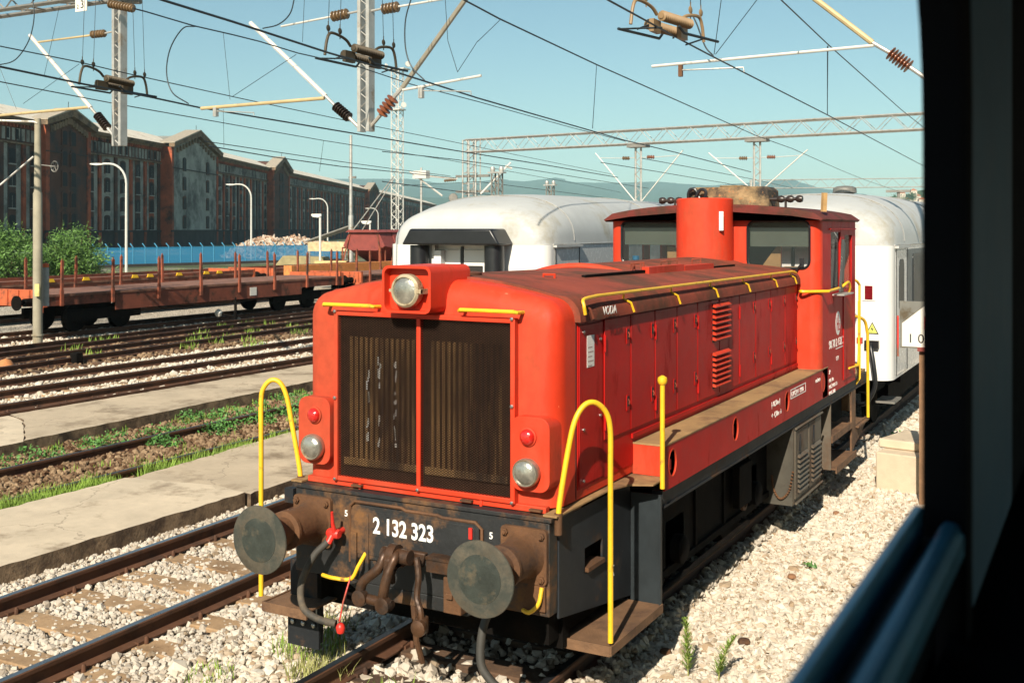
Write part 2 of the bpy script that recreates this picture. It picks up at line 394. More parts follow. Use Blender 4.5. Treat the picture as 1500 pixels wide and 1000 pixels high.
# side skin, roof skin with drip edge
m = MB(); m.box(HW, HW+.006, 1.02, 6.93, 1.40, 2.60); m.build('side_skin', redshade, L_)
m = MB()
def roofsec(y, o=.015, z0=2.545):
    s = [q for q in hood_sec(y, -o) if q[2] > z0+.02]; hwx = HW+o+.03
    return [(hwx, y, z0)]+[(min(hwx, x*1.03) if z < 2.72 and x > 0 else max(-hwx, x*1.03) if z < 2.72 else x, y, z) for x, _, z in s]+[(-hwx, y, z0)]
m.loft([roofsec(.98), roofsec(1.0), roofsec(6.94)]); m.build('hood_roof', redroof, L_, ang=50)
# raised arched lid
m = MB(); secs = []
for y, e in ((3.42, 0), (3.55, 1), (6.93, 1)):
    s = []
    for k in range(15): x = -.72+1.30*k/14; u = (x+.07)/.65; s.append((x, y, 2.70+(.13*(1-u*u)+.02)*e + (0 if e else .06*(1-u*u))))
    s += [(.58, y, 2.60), (-.72, y, 2.60)]; secs.append(s)
m.loft(secs); m.build('roof_lid', redroof, L_, ang=30)
m = MB(); s = []
for k in range(15):
    x = -.74+1.33*k/14; u = (x+.07)/.66; s.append((x, 2.70+.145*(1-u*u)+.02))
m.tube([(x, 3.44, z-.035) for x, z in s], .035, 8); m.build('lid_edge', red, L_)
m = MB(); m.box(.53, .565, 2.2, 3.5, 2.775, 2.81); m.build('slide_rail', under, L_)
m = MB(); m.box(.53, .60, 3.48, 4.4, 2.73, 2.835); m.box(.53, .60, 4.42, 5.3, 2.73, 2.82); m.build('slide_channel', red, L_)
m = MB(); m.box(.55, .58, 5.3, 6.1, 2.75, 2.785); m.build('slide_rail', under, L_)
for yy in (3.55, 3.62, 4.3, 4.5, 5.2):
    m = MB(); m.tube([(.40, yy, 2.80), (.40, yy, 2.86), (.48, yy+.03, 2.87), (.48, yy+.03, 2.78)], .011, 6); m.build('latch', redroof, L_)
m = MB(); m.lathe([(.125, -.04), (.125, .025), (.14, .03), (.14, .055), (.12, .062)], (.02, 1.22, 2.80)); m.build('filler_cap', redroof, L_)
m = MB(); m.tube([(.42, 1.75, 2.78), (.42, 1.75, 2.83), (.50, 1.78, 2.83), (.50, 1.78, 2.75)], .012, 6); m.build('lifting_lug', red, L_)
# roof edge handrail with brackets
m = MB(); m.tube(spline([(1.125, .99, 2.60), (1.12, .98, 2.66), (1.10, 1.02, 2.70), (1.09, 1.25, 2.712)], 5)+[Vector((1.085, 6.6, 2.70)), Vector((1.09, 6.75, 2.68))], .0125, 8)
rl = m.build('roof_handrail', yellow, L_)
for yy in (1.02, 1.75, 2.75, 3.75, 4.75, 5.75, 6.55):
    m = MB(); m.tube([(1.085, yy, 2.705), (1.06, yy+.05, 2.66), (1.10, yy+.10, 2.63), (1.118, yy+.12, 2.56)], .009, 6); m.build('bracket', yellow if yy > 1.1 else redroof, rl)
text('VODA', .085, (1.118, 1.30, 2.575), '+x', white, L_)
# grille: radiator, screens, frame
m = MB(); m.box(-.70, .73, YF-.012, YF-.004, 1.36, 2.57); m.build('radiator_back', mat('radiator_grime', (.085, .042, .022), .9, var=.4, scale=9), L_)
radm = mat('radiator_core', (.36, .215, .09), .85, var=.35, scale=4, dirt=(.05, .03, .02), damt=.4, dscale=3, streak=.15, bump=.8, bscale=60)
m = MB()
for (x0, x1) in ((-.655, -.005), (.045, .70)):
    k = 0; x = x0+.04
    while x < x1-.03:
        w_ = .026; m.prism([(x, YF-.006), (x+w_, YF-.006), (x+w_*.4, YF-.034)], 1.50+.01*rnd.random(), 2.40, 'z'); x += .045; k += 1
    m.box(x0, x1, YF-.034, YF-.004, 1.47, 1.52)
m.build('radiator_core', radm, L_)
m = MB()
for (a, b) in ((-.42, 1.9), (-.41, 2.2), (-.29, 2.05)):
    for k in range(14):
        z = 1.62+rnd.random()*.6; x = (-.36, -.22, -.46)[k % 3]+rnd.random()*.02; m.box(x, x+.004+rnd.random()*.008, YF-.0335, YF-.031, z, z+.02+rnd.random()*.05)
m.build('bird_droppings', white, L_)
for (x0, x1) in ((-.695, -.012), (.012, .728)):
    m = MB(); m.box(x0, x1, YF-.042, YF-.041, 1.385, 2.565); m.build('grille_screen', screen, L_)
def frame(x0, x1, z0, z1, w_, ya, yb):
    m = MB(); m.box(x0, x0+w_, ya, yb, z0, z1); m.box(x1-w_, x1, ya, yb, z0, z1)
    m.box(x0+w_, x1-w_, ya+.002, yb, z0, z0+w_); m.box(x0+w_, x1-w_, ya+.002, yb, z1-w_, z1); return m
m = frame(-.735, .768, 1.35, 2.585, .034, YF-.055, YF+.01); m.box(-.015, .018, YF-.053, YF+.0, 1.385, 2.565)
gf = m.build('grille_frame', red, L_, bev=.004)
for (x, z) in ((-.72, 1.36), (-.72, 2.58), (.75, 1.36), (.75, 2.58), (-.72, 1.95), (.75, 2.0), (0, 1.36)):
    m = MB(); m.lathe([(.013, 0), (.013, .012), (.008, .014)], (x, YF-.055, z), (0, -1, 0), 6); m.build('bolt', steel, gf)
m = MB(); m.box(-.99, .99, YF-.035, YF+.02, 1.31, 1.352); m.box(-.52, -.50, YF-.045, YF-.03, 1.30, 1.35); m.box(.49, .51, YF-.045, YF-.03, 1.30, 1.35); m.build('lower_sill', red, L_, bev=.004)
for x in (-.57, .35, .88):
    m = MB(); m.box(x, x+.09, YF-.07, YF-.03, 1.325, 1.338); m.build('clamp', rust, L_)
# front handrails
for x0, x1 in ((-.80, -.36), (.36, .80)):
    m = MB(); m.tube([(x0, YF+.02, 2.62), (x0, YF-.09, 2.625), (x0+.015, YF-.105, 2.632), (x1-.015, YF-.105, 2.632), (x1, YF-.09, 2.625), (x1, YF+.02, 2.62)], .014, 8); m.build('front_handrail', yellow, L_)
# headlight
hx0, hx1, hz0, hz1, hy = -.20, .20, 2.60, 2.925, .50
m = MB(); o = rrect(hx0, hx1, hz0, hz1, .05); i_ = rrect(hx0+.018, hx1-.018, hz0+.018, hz1-.018, .04)
m.prism(o, hy, 1.02, 'y', holes=[i_]); 
hl = m.build('headlight_housing', red, L_, ang=30)
m = MB(); m.prism(i_, hy+.07, hy+.09, 'y'); m.build('housing_plate', red, hl)
m = MB(); m.lathe([(.06, 0), (.105, .01), (.115, .03), (.115, .085), (.100, .10), (.094, .10), (.092, .085)], (0, hy+.07, 2.755), (0, -1, 0), 40); m.build('headlight_rim', brass, hl)
m = MB(); m.lathe([(.094, .088), (.085, .094), (.055, .103), (.02, .107), (.004, .108)], (0, hy+.07, 2.755), (0, -1, 0), 40); m.build('headlight', lenswhite, hl)
m = MB(); m.box(.085, .135, hy-.025, hy+.0, 2.74, 2.765); m.box(.12, .135, hy-.02, hy+.07, 2.735, 2.77); m.box(-.135, -.115, hy-.01, hy+.0, 2.745, 2.765); m.build('rim_clip', brass, hl)
# marker light clusters
for sx in (-1, 1):
    cx = sx*.895; y0 = YF-.08
    m = MB(); m.prism(rrect(cx-.145, cx+.145, 1.455, 1.945, .075), y0, YF+.10, 'y'); lc = m.build('lamp_cluster', red, L_, bev=.006)
    m = MB(); m.lathe([(.062, 0), (.062, .012), (.052, .016)], (cx-.01*sx, y0, 1.815), (0, -1, 0), 28); m.build('lamp_bezel', red, lc)
    m = MB(); m.lathe([(.053, .005), (.053, .022), (.045, .036), (.028, .046), (.004, .050)], (cx-.01*sx, y0, 1.815), (0, -1, 0), 28); m.build('red_lamp', lensred, lc)
    m = MB(); m.lathe([(.090, 0), (.096, .02), (.094, .05), (.086, .062), (.082, .055)], (cx-.01*sx, y0, 1.585), (0, -1, 0), 36); m.build('lamp_rim', chrome, lc)
    m = MB(); m.lathe([(.083, .05), (.075, .062), (.045, .074), (.004, .080)], (cx-.01*sx, y0, 1.585), (0, -1, 0), 36); m.build('white_lamp', lenswhite, lc)

# ---- buffer beam
m = MB(); m.box(-1.05, 1.05, .60, .72, .66, 1.275); m.prism([(-.62, .66), (.62, .66), (.42, .56), (-.42, .56)], .603, .70, 'y'); bb = m.build('buffer_beam', rusty, L_, bev=.008)
m = MB(); m.box(-1.07, 1.07, .585, 1.05, 1.277, 1.305); m.build('beam_top_plate', rusty, L_, bev=.003)
m = MB(); m.prism(rrect(-.53, .53, .84, 1.215, .05), .583, .599, 'y'); m.prism(rrect(-.50, .50, .87, 1.185, .04), .578, .582, 'y'); np_ = m.build('number_plate', rusty, L_, bev=.003)
m = MB()
m.tube([(-.54, .588, .80), (-.54, .588, 1.20), (-.50, .588, 1.235), (-.10, .588, 1.235), (-.06, .588, 1.22), (.20, .588, 1.22), (.24, .588, 1.21), (.50, .588, 1.21), (.55, .588, 1.17), (.55, .588, .84)], .012, 6); m.build('weld_seam', rust, L_)
text('2 132 323', .158, (-.335, .5775, 1.035), '-y', white, np_, sx=.80, off=.004)
for x, s_ in ((-.60, '5'), (.60, '5')): text(s_, .062, (x, .598, 1.115), '-y', white, bb, off=.001)
# buffers
def buffer(sx):
    cx = sx*.875; d = (0, -1, 0)
    m = MB(); m.prism(rrect(cx-.17, cx+.17, .87, 1.23, .03), .567, .599, 'y'); bf = m.build('buffer', rust, L_, bev=.004)
    for dx in (-.135, .135):
        for z in (.91, 1.19): 
            m = MB(); m.lathe([(.024, 0), (.024, .018), (.016, .02), (.016, .03)], (cx+dx, .567, z), d, 6); m.build('buffer_bolt', rust, bf)
    m = MB(); m.lathe([(.155, 0), (.135, .04), (.130, .09), (.130, .27), (.138, .275), (.138, .30), (.128, .305)], (cx, .567, 1.05), d, 36); m.build('buffer_sleeve', rust, bf)
    m = MB(); m.lathe([(.100, 0), (.100, .21), (.11, .225), (.15, .235)], (cx, .275, 1.05), d, 32); m.build('buffer_plunger', rust, bf)
    m = MB(); m.lathe([(.14, .0), (.232, .022), (.236, .03), (.233, .038), (.215, .040), (.150, .043)], (cx, .043, 1.05), d, 56); m.build('buffer_rim', bufedge, bf)
    m = MB(); m.lathe([(.152, .040), (.149, .0455), (.09, .050), (.004, .052)], (cx, .043, 1.05), d, 48); m.build('buffer_face', grease, bf)
for sx in (-1, 1): buffer(sx)
# draw hook and screw coupling
m = MB()
m.prism([(-.10, .86), (.10, .86), (.13, .96), (-.13, .96)], .54, .60, 'y')
m.box(-.035, .035, .40, .60, .885, .955)
m.prism([(.60, .955), (.36, .965), (.30, 1.0), (.27, .97), (.265, .88), (.30, .80), (.34, .80), (.335, .86), (.36, .895), (.60, .885)], -.03, .03, 'x')
hk = m.build('draw_hook', oily, L_, bev=.01)
m = MB(); m.tube([(-.09, .36, .98), (.13, .36, .98)], .05, 14); m.tube([(-.03, .36, .98), (.03, .36, .98)], .075, 16); m.box(.17, .36, .48, .58, .945, .965); m.box(.17, .36, .49, .50, .86, .945); m.build('coupling_pin', oily, hk)
for x0, x1 in ((-.075, -.20), (.015, -.02)):
    m = MB(); m.tube(spline([(x0+.02, .35, 1.0), (x0+.03, .30, .98), (x0+.005, .27, .90), (x1+.02, .25, .80), (x1, .25, .70), (x1+.01, .27, .66)], 5), [.030]*10+[.034]*16, 12); m.build('coupling_link', oily, hk)
m = MB(); m.tube([(-.25, .26, .70), (.05, .26, .68)], .034, 14); m.lathe([(.055, 0), (.055, .05), (.04, .055)], (-.19, .26, .70), (0, -1, 0), 16); m.lathe([(.055, 0), (.055, .05), (.04, .055)], (.0, .26, .68), (0, -1, 0), 16); m.build('coupling_nut', oily, hk)
m = MB(); m.tube(spline([(.14, .42, .97), (.17, .40, .85), (.17, .38, .72), (.21, .36, .64), (.22, .36, .57)], 5), .022, 8); m.lathe([(.045, 0), (.05, .02), (.045, .1)], (.22, .36, .60), (0, 0, -1), 12); m.lathe([(.03, 0), (.055, .03), (.055, .06), (.03, .07)], (.24, .34, .55), (0, -1, 0), 14); m.build('shackle_arm', oily, hk)
m = MB(); m.box(.30, .44, .50, .595, .60, .84); m.box(.33, .38, .48, .50, .70, .74); m.build('safety_block', rust, L_, bev=.006)
m = MB(); m.box(.30, .42, .57, .598, .84, .98); m.build('bracket_plate', rusty, L_)
# brake hoses and cocks
def hosepipe(x, flip=1, z0=.98):
    m = MB(); m.lathe([(.028, -.05), (.035, -.04), (.035, .04), (.028, .05)], (x, .50, z0+.03), (1, 0, 0), 12); m.tube([(x, .6, z0+.03), (x, .49, z0+.03), (x-.02, .46, z0-.03)], .026, 10)
    m.tube([(x+.02, .48, z0+.05), (x+.02, .46, z0+.12), (x+.03, .44, z0+.20)], [.018, .013, .010], 8); c = m.build('brake_cock', redtap, L_)
    m = MB(); m.tube(spline([(x-.02, .46, z0-.02), (x-.10, .40, z0-.12), (x-.16, .34, z0-.30), (x-.13, .32, z0-.46), (x-.02, .34, z0-.53), (x+.12, .37, z0-.55)], 8), .025, 12); m.build('brake_hose', hose, L_)
    m = MB(); m.lathe([(.015, -.03), (.026, -.02), (.034, 0), (.026, .035), (.012, .045)], (x+.16, .37, z0-.57), (0, 0, -1), 12); m.tube([(x+.15, .37, z0-.53), (x+.16, .40, z0-.40), (x+.15, .50, z0-.25)], .006, 6); m.build('hose_head', redtap, L_)
hosepipe(-.62)
m = MB(); m.tube(spline([(.66, .55, .72), (.62, .48, .55), (.64, .42, .36), (.72, .40, .27), (.80, .40, .22)], 8), .028, 12); m.build('brake_hose', hose, L_)
m = MB(); m.lathe([(.02, -.03), (.04, -.02), (.045, .02), (.02, .06)], (.83, .40, .20), (.7, 0, -.7), 12); m.build('hose_head', redtap, L_)
m = MB(); m.box(.46, .485, .565, .60, 1.10, 1.175); m.build('tap_handle', redtap, L_)
m = MB(); m.tube(spline([(-.72, .50, .70), (-.60, .47, .705), (-.47, .50, .71), (-.42, .52, .80), (-.40, .58, .88)], 5), .014, 8); m.build('shunter_grab', yellow, L_)
m = MB(); m.tube(spline([(.88, .55, .70), (.94, .53, .70), (1.0, .54, .76), (1.01, .57, .86)], 5), .014, 8); m.build('shunter_grab', yellow, L_)
m = MB(); m.box(-.52, -.47, .56, .598, .70, 1.02); m.box(-.40, -.37, .57, .598, .74, 1.16); m.build('hose_bracket', rusty, L_, bev=.004)
m = MB(); m.prism([(.86, .70), (1.03, .70), (1.03, .92), (.92, .92)], .575, .598, 'y'); m.build('corner_gusset', rust, L_)
# rail guard at the left
m = MB(); m.box(-1.27, -.98, .80, .84, .06, .66); rg = m.build('rail_guard', black, L_, bev=.003)
m = MB(); m.box(-1.275, -.975, .775, .798, .02, .27); m.build('guard_plate', black, rg, bev=.003)
for x in (-1.22, -1.12, -1.02):
    m = MB(); m.lathe([(.018, 0), (.018, .014), (.01, .02)], (x, .775, .20), (0, -1, 0), 8); m.tube([(x+.01, .79, .27), (x+.01, .79, .335)], .006, 6); m.build('guard_bolt', steel, rg)
m = MB(); m.tube([(-.02, .62, .60), (-.02, .66, .30), (-.03, .75, .12)], .022, 8); m.build('hanging_pipe', rust, L_)
m = MB(); m.box(-1.0, 1.0, .9, 1.0, .35, .62); m.build('stretcher', under, L_)

# ---- front steps, both sides
def mx(x, s): return x*s
for s in (-1, 1):
    X = lambda a, b: (min(a*s, b*s), max(a*s, b*s))
    m = MB(); a, b = X(1.045, 1.06)
    m.prism([(.722, 1.27), (1.93, 1.27), (1.93, .42), (.722, .62)], a, b, 'x', holes=[[(1.12, .98), (1.42, .98), (1.42, .82), (1.12, .80)]]); m.build('step_side_plate', mat('side_plate_blue_black', (.018, .022, .027), .6, spec=.3, var=.3, dirt=(.11, .06, .03), damt=.15, fleck=(.4, .35, .3), fthr=.735), L_)
    m = MB(); a, b = X(.93, 1.085); m.box(a, b, 1.13, 1.41, .815, .845); m.box(*X(.93, .94), 1.08, 1.46, .79, 1.0); m.build('foot_hole', rust, L_)
    m = MB(); m.box(*X(1.061, 1.31), 1.935, 1.95, .33, 1.20); m.box(*X(1.30, 1.315), 1.90, 1.934, .31, 1.20); m.build('step_rear_plate', bluegrey, L_, bev=.002)
    ys = .99 if s > 0 else .56
    m = MB(); m.box(*X(.90, 1.31), ys, 1.93, .375, .39); m.box(*X(.90, 1.315), ys-.025, ys-.005, .33, .40); m.box(*X(1.312, 1.325), ys-.02, 1.93, .335, .40); m.build('step_tread', stepm, L_, bev=.002)
    m = MB(); m.prism([(mx(1.0, s), .605), (mx(1.10, s), .605), (mx(1.10, s), 1.45), (mx(1.16, s), 1.66), (mx(1.32, s), 1.74), (mx(1.32, s), 2.0), (mx(1.0, s), 2.0)], 1.278+.03, 1.322, 'z'); m.build('front_platform', deckm, L_, bev=.002)
    # hoop handrail
    if s > 0: pts = [(1.085, .66, 1.25), (1.09, .67, 1.40), (1.13, .72, 1.75), (1.16, .76, 1.93), (1.20, .82, 2.02), (1.25, .88, 2.03), (1.295, .95, 1.96), (1.31, .985, 1.84), (1.31, .99, 1.6)]; ft = Vector((1.31, .99, .42))
    else: pts = [(-1.085, .70, 1.25), (-1.10, .70, 1.40), (-1.17, .69, 1.75), (-1.205, .68, 1.92), (-1.25, .66, 2.02), (-1.31, .63, 2.04), (-1.36, .60, 1.98), (-1.375, .59, 1.88), (-1.375, .59, 1.6)]; ft = Vector((-1.375, .59, .42))
    m = MB(); m.tube(spline(pts, 6)+[ft], .0185, 12); hp = m.build('hoop_handrail', yellow, L_)
    m = MB(); m.tube([(1.085*s, pts[0][1], 1.19), (1.085*s, pts[0][1], 1.33)], .027, 10); m.build('hoop_foot', rust, hp)
m = MB(); m.tube([(1.33, 1.90, 1.26), (1.33, 1.90, 2.04)], .0185, 12); m.lathe([(.02, -.035), (.034, -.02), (.037, 0), (.034, .02), (.01, .036)], (1.33, 1.90, 2.06), (0, 0, 1), 16); m.build('side_post', yellow, L_)
text('\u2013', .12, (1.063, 1.56, .70), '+x', white, L_); m = MB(); m.prism([(1.575, .655), (1.625, .655), (1.60, .70)], 1.0605, 1.063, 'x'); m.build('jacking_mark', white, L_)

# ---- side skirts and running boards
for s in (-1, 1):
    X = lambda a, b: (min(a*s, b*s), max(a*s, b*s))
    holes = []
    for yc in (2.17, 3.76, 5.52, 7.12):
        holes.append([(yc+.085*math.cos(R(t)), 1.40+.105*math.sin(R(t))) for t in range(0, 360, 18)])
    a, b = X(1.296, 1.31)
    m = MB(); m.prism([(2.0, 1.215), (7.36, 1.215), (7.36, 1.548), (2.0, 1.548)], a, b, 'x', holes=holes); sk = m.build('skirt', redshade, L_)
    for h in holes:
        yc = sum(q[0] for q in h)/len(h)
        m = MB(); m.tube([(1.306*s, y, z) for y, z in h]+[(1.306*s, *h[0])], .008, 6, cap=False); m.box(*X(1.20, 1.21), yc-.12, yc+.12, 1.28, 1.52); m.build('hole_rim', red, sk)
        m = MB(); m.box(*X(1.22, 1.285), yc-.03, yc+.035, 1.34, 1.42); m.lathe([(.02, 0), (.03, .03)], (1.25*s, yc-.0, 1.31), (0, 0, 1), 10); m.build('lifting_eye', redtap, sk)
    m = MB(); m.box(*X(1.052, 1.296), 2.0, 2.015, 1.324, 1.548); m.build('skirt_end', red, L_)
    m = MB(); m.box(*X(1.056, 1.315), 1.995, 7.36, 1.55, 1.562); m.build('running_board', deckm, L_)
    m = MB(); m.box(*X(1.20, 1.285), .75, 9.9, 1.10, 1.21) if s < 0 else m.box(1.20, 1.285, 2.02, 9.9, 1.10, 1.21); m.box(*X(1.20, 1.30), 2.02, 9.9, 1.085, 1.098); m.build('sole_bar', black, L_)
text('|-10,50m-|', .075, (1.3115, 4.93, 1.425), '+x', white, L_, sx=1.0)
text('\u2190 4,50m \u2192', .075, (1.3115, 4.93, 1.315), '+x', white, L_, sx=1.0)
m = MB(); m.prism([(5.66, 1.405), (6.30, 1.405), (6.30, 1.505), (5.66, 1.505)], 1.3105, 1.312, 'x', holes=[[(5.675, 1.415), (6.285, 1.415), (6.285, 1.495), (5.675, 1.495)]]); m.build('notice_border', white, L_)
text('OP\u0106EN  1990', .075, (1.3115, 5.69, 1.425), '+x', white, L_, sx=1.15)
text('KOČNICA', .05, (1.3115, 6.75, 1.44), '+x', white, L_)
# ---- hood side doors (right side), hinges, handles, louvres
doors = [(1.44, 1.92), (1.93, 2.42), (2.43, 2.92), (2.93, 3.44), (3.45, 4.05), (4.06, 4.66), (4.67, 5.22), (5.23, 5.78), (5.79, 6.36), (6.37, 6.88)]
for i, (a, b) in enumerate(doors):
    m = MB(); m.box(HW+.007, HW+.017, a+.004, b-.004, 1.67, 2.53); dr = m.build('side_door', redshade, L_, bev=.003)
    if i % 2 == 0:
        for z in (1.80, 2.36):
            m = MB(); m.box(HW+.017, HW+.024, a-.012, a+.012, z-.055, z+.055); m.tube([(HW+.024, a, z-.06), (HW+.024, a, z+.06)], .006, 8); m.build('hinge', redshade, dr)
    if i not in (5,):
        for z in (1.90, 2.40):
            m = MB(); m.prism(rrect(b-.082, b-.034, z-.08, z+.04, .006, 2), HW+.018, HW+.022, 'x'); h = m.build('handle_plate', redshade, dr)
            m = MB(); m.box(HW+.0222, HW+.024, b-.074, b-.042, z-.045, z+.03); m.build('handle_recess', dark, h)
            m = MB(); m.tube([(HW+.024, b-.058, z+.01), (HW+.034, b-.056, z-.01), (HW+.030, b-.056, z-.03)], .005, 6); m.build('door_handle', redroof, h)
def louvre(y0, y1, z0, z1, n, X0, parent, mm, dpt=.035, th=.006):
    m = MB(); h = (z1-z0)/n
    for k in range(n):
        z = z0+k*h; m.prism([(X0, z+h*.97), (X0+dpt, z+h*.50), (X0+dpt, z+h*.30), (X0, z+h*.40)], y0, y1, 'y')
    m.build('louvre', mm, parent, smooth=False)
    m = MB(); m.box(X0-.002, X0+.002, y0, y1, z0, z1); m.build('louvre_gap', dark, parent)
louvre(3.84, 4.30, 2.15, 2.50, 7, HW+.02, dr, red); louvre(3.84, 4.30, 1.73, 2.06, 7, HW+.02, dr, red)
m = MB(); m.box(HW-.002, HW+.0025, .992, 1.002, 1.34, 2.6); m.build('panel_seam', dark, L_)
m = MB(); m.box(HW+.006, HW+.012, 1.03, 1.42, 1.42, 2.52); m.build('front_side_panel', redshade, L_, bev=.003)
for (y, z) in ((1.09, 2.47), (1.09, 1.8), (1.37, 1.86), (1.37, 2.40), (1.09, 1.45)):
    m = MB(); m.lathe([(.012, 0), (.012, .01), (.007, .012)], (HW+.012, y, z), (1, 0, 0), 8); m.build('rivet', steel, L_)
m = MB(); m.box(HW+.013, HW+.0145, 1.15, 1.27, 2.22, 2.44); nt_ = m.build('paper_notice', paper, L_)
m = MB()
for k in range(5): m.box(HW+.0146, HW+.0152, 1.165, 1.235+.02*(k % 2), 2.225+.032*k, 2.232+.032*k)
m.build('print', mat('faded_print', (.45, .30, .27), .8), nt_)
m = MB(); m.box(1.06, 1.075, 1.95, 6.9, 1.60, 1.635); m.build('door_sill', redshade, L_)

# ---- CAB
CX, CY0, CY1, CZ = 1.31, 6.98, 8.93, 3.30
wl = rrect(-1.15, -.40, 2.76, 3.26, .06); wr = rrect(.46, 1.19, 2.72, 3.27, .09)
m = MB(); m.prism([(-1.19, 1.22), (1.19, 1.22), (1.19, 3.30), (.6, 3.37), (0, 3.40), (-.6, 3.37), (-1.19, 3.30)], CY0, CY0+.03, 'y', holes=[wl, wr]); m.build('cab_front', red, L_)
for s in (-1, 1):
    m = MB(); pr = []
    for k in range(7): a = R(90*k/6); pr.append((s*(1.19+.12*math.sin(a)), CY0+.12-.12*math.cos(a)))
    pr += [(s*(1.28), CY0+.121), (s*1.19, CY0+.03)]; m.prism(pr, 1.22, 3.30, 'z'); m.build('cab_corner', red, L_, ang=40)
    wn = [(7.52, 2.42), (8.05, 2.42), (8.05, 3.14), (7.52, 3.14)]; wn2 = [(8.27, 2.42), (8.72, 2.42), (8.72, 3.10), (8.27, 3.10)]
    a, b = sorted((s*1.28, s*1.31))
    m = MB(); m.prism([(CY0+.121, 1.22), (CY1, 1.22), (CY1, 3.30), (CY0+.121, 3.30)], a, b, 'x', holes=[wn, wn2]); m.build('cab_side', redshade, L_)
    m = MB(); m.box(*sorted((s*1.311, s*1.322)), 8.18, 8.80, 1.30, 2.38); m.build('cab_door', redshade, L_, bev=.004)
    m = MB(); m.box(*sorted((s*1.311, s*1.335)), 7.40, 8.86, 3.17, 3.185); m.build('window_gutter', redshade, L_)
    for q in (wn, wn2):
        m = MB(); m.box(*sorted((s*1.288, s*1.292)), q[0][0], q[1][0], q[0][1], q[2][1]); m.build('cab_window', paneg, L_)
m = MB(); m.prism([(-1.28, 1.22), (1.28, 1.22), (1.28, 3.30), (0, 3.40), (-1.28, 3.30)], CY1-.03, CY1-.002, 'y', holes=[rrect(-1.15, -.35, 2.42, 3.2, .06), rrect(.35, 1.15, 2.42, 3.2, .06)]); m.build('cab_back', red, L_)
# roof of the cab
m = MB(); secs = []
for y, d in ((CY0-.10, .05), (CY0-.085, .0), (CY1+.06, 0), (CY1+.075, .03)):
    s = []
    for k in range(25):
        u = -1+2*k/24; x = u*(1.36-d); z = 3.34-d*.3+.13*(1-abs(u)**2.6) - (0.05 if abs(u) > .97 else 0); s.append((x, y, z))
    s += [(1.33, y, 3.265+d*.3), (1.0, y, 3.315+d*.3), (0, y, 3.385+d*.3), (-1.0, y, 3.315+d*.3), (-1.33, y, 3.265+d*.3)]; secs.append(s)
m.loft(secs); m.build('cab_roof', mat('cab_roof_maroon', (.13, .022, .016), .7, spec=.25, var=.2, dirt=(.07, .03, .02), damt=.4), L_, ang=40)
# front windows: rubber seals, glass, blinds, frames
for q, (bx0, bx1, bz0, bz1) in ((wl, (-1.14, -.41, 2.98, 3.19)), (wr, (.47, 1.18, 2.97, 3.19))):
    m = MB(); m.tube([(x, CY0-.004, z) for x, z in q]+[(q[0][0], CY0-.004, q[0][1])], .014, 6, cap=False); m.build('window_seal', rubber, L_)
    m = MB(); m.prism(q, CY0+.012, CY0+.016, 'y'); m.build('cab_window', paneg, L_)
    m = MB(); secs = [[(x, CY0+.08, z) for x, z in ((bx0, bz0), (bx1, bz0), (bx1, bz1), (bx0, bz1))], [(x, CY0+.083, z) for x, z in ((bx0, bz0), (bx1, bz0), (bx1, bz1), (bx0, bz1))]]; m.loft(secs); m.build('sun_blind', blind, L_)
m = MB(); m.box(-1.27, 1.27, CY0+.04, CY0+.09, 3.19, 3.30); m.build('blind_housing', dark, L_)
m = MB(); m.box(-1.27, 1.27, CY0+.04, CY1-.04, 1.5, 1.53); m.box(-1.26, 1.26, CY1-.06, CY1-.035, 1.5, 2.41); m.box(-.30, .30, CY1-.06, CY1-.035, 2.41, 3.3); m.build('cab_lining', dark, L_)
m = MB(); m.box(-1.1, 1.2, CY0+.05, CY0+.45, 2.60, 2.66); m.build('control_desk', dark, L_)
m = MB(); m.prism([(.52, 2.66), (.80, 2.66), (.80, 2.97), (.75, 2.97)], CY0+.2, CY0+.23, 'y'); m.prism([(-.62, 2.66), (-.36, 2.66), (-.36, 2.9), (-.62, 2.97)], CY0+.2, CY0+.23, 'y'); m.box(.86, 1.10, CY0+.12, CY0+.2, 2.70, 2.735); m.build('desk_board', wood, L_)
m = MB(); m.lathe([(.045, 0), (.045, .05), (.03, .06), (.045, .07), (.045, .12)], (-1.02, CY0+.15, 2.72), (0, 0, 1), 16); m.build('bottle', bluecap, L_)
# exhaust stack in front of the cab
m = MB(); m.lathe([(.335, -.15), (.335, .745), (.31, .76)], (-.02, CY0-.14, 2.78), (0, 0, 1), 48); st = m.build('exhaust_stack', red, L_, ang=30)
m = MB(); m.box(.24, .29, CY0-.395, CY0-.39, 3.16, 3.38, Matrix.Translation((0, 0, 0))); m.build('stack_notice', paper, st)
# silencer on the roof
burnt = mat('scorched_silencer', (.27, .18, .09), .85, var=.5, scale=4, dirt=(.03, .024, .02), damt=.58, dscale=2.4, bump=.4, fleck=(.35, .16, .06), fthr=.62)
m = MB(); m.prism([(-.34, 3.43), (-.34, 3.655), (-.31, 3.685), (.61, 3.685), (.66, 3.645), (.68, 3.43)], CY0+.15, CY0+.62, 'y'); m.box(.05, .35, CY0+.2, CY0+.5, 3.685, 3.705); m.build('silencer', burnt, L_, bev=.012)
for x0, sx in ((-.42, -1), (.76, 1)):
    m = MB()
    for k in range(3): m.lathe([(.025, 0), (.040, .02), (.045, .05), (.035, .08)], (x0+sx*.11*k, CY0+.2, 3.53), (sx, 0, 0), 14)
    m.tube([(x0-sx*.1, CY0+.2, 3.53), (x0+sx*.3, CY0+.2, 3.53)], .02, 8); m.tube([(x0+sx*.1, CY0+.2, 3.53), (x0+sx*.1, CY0+.2, 3.42)], .015, 8); m.build('horn', insuld, L_)
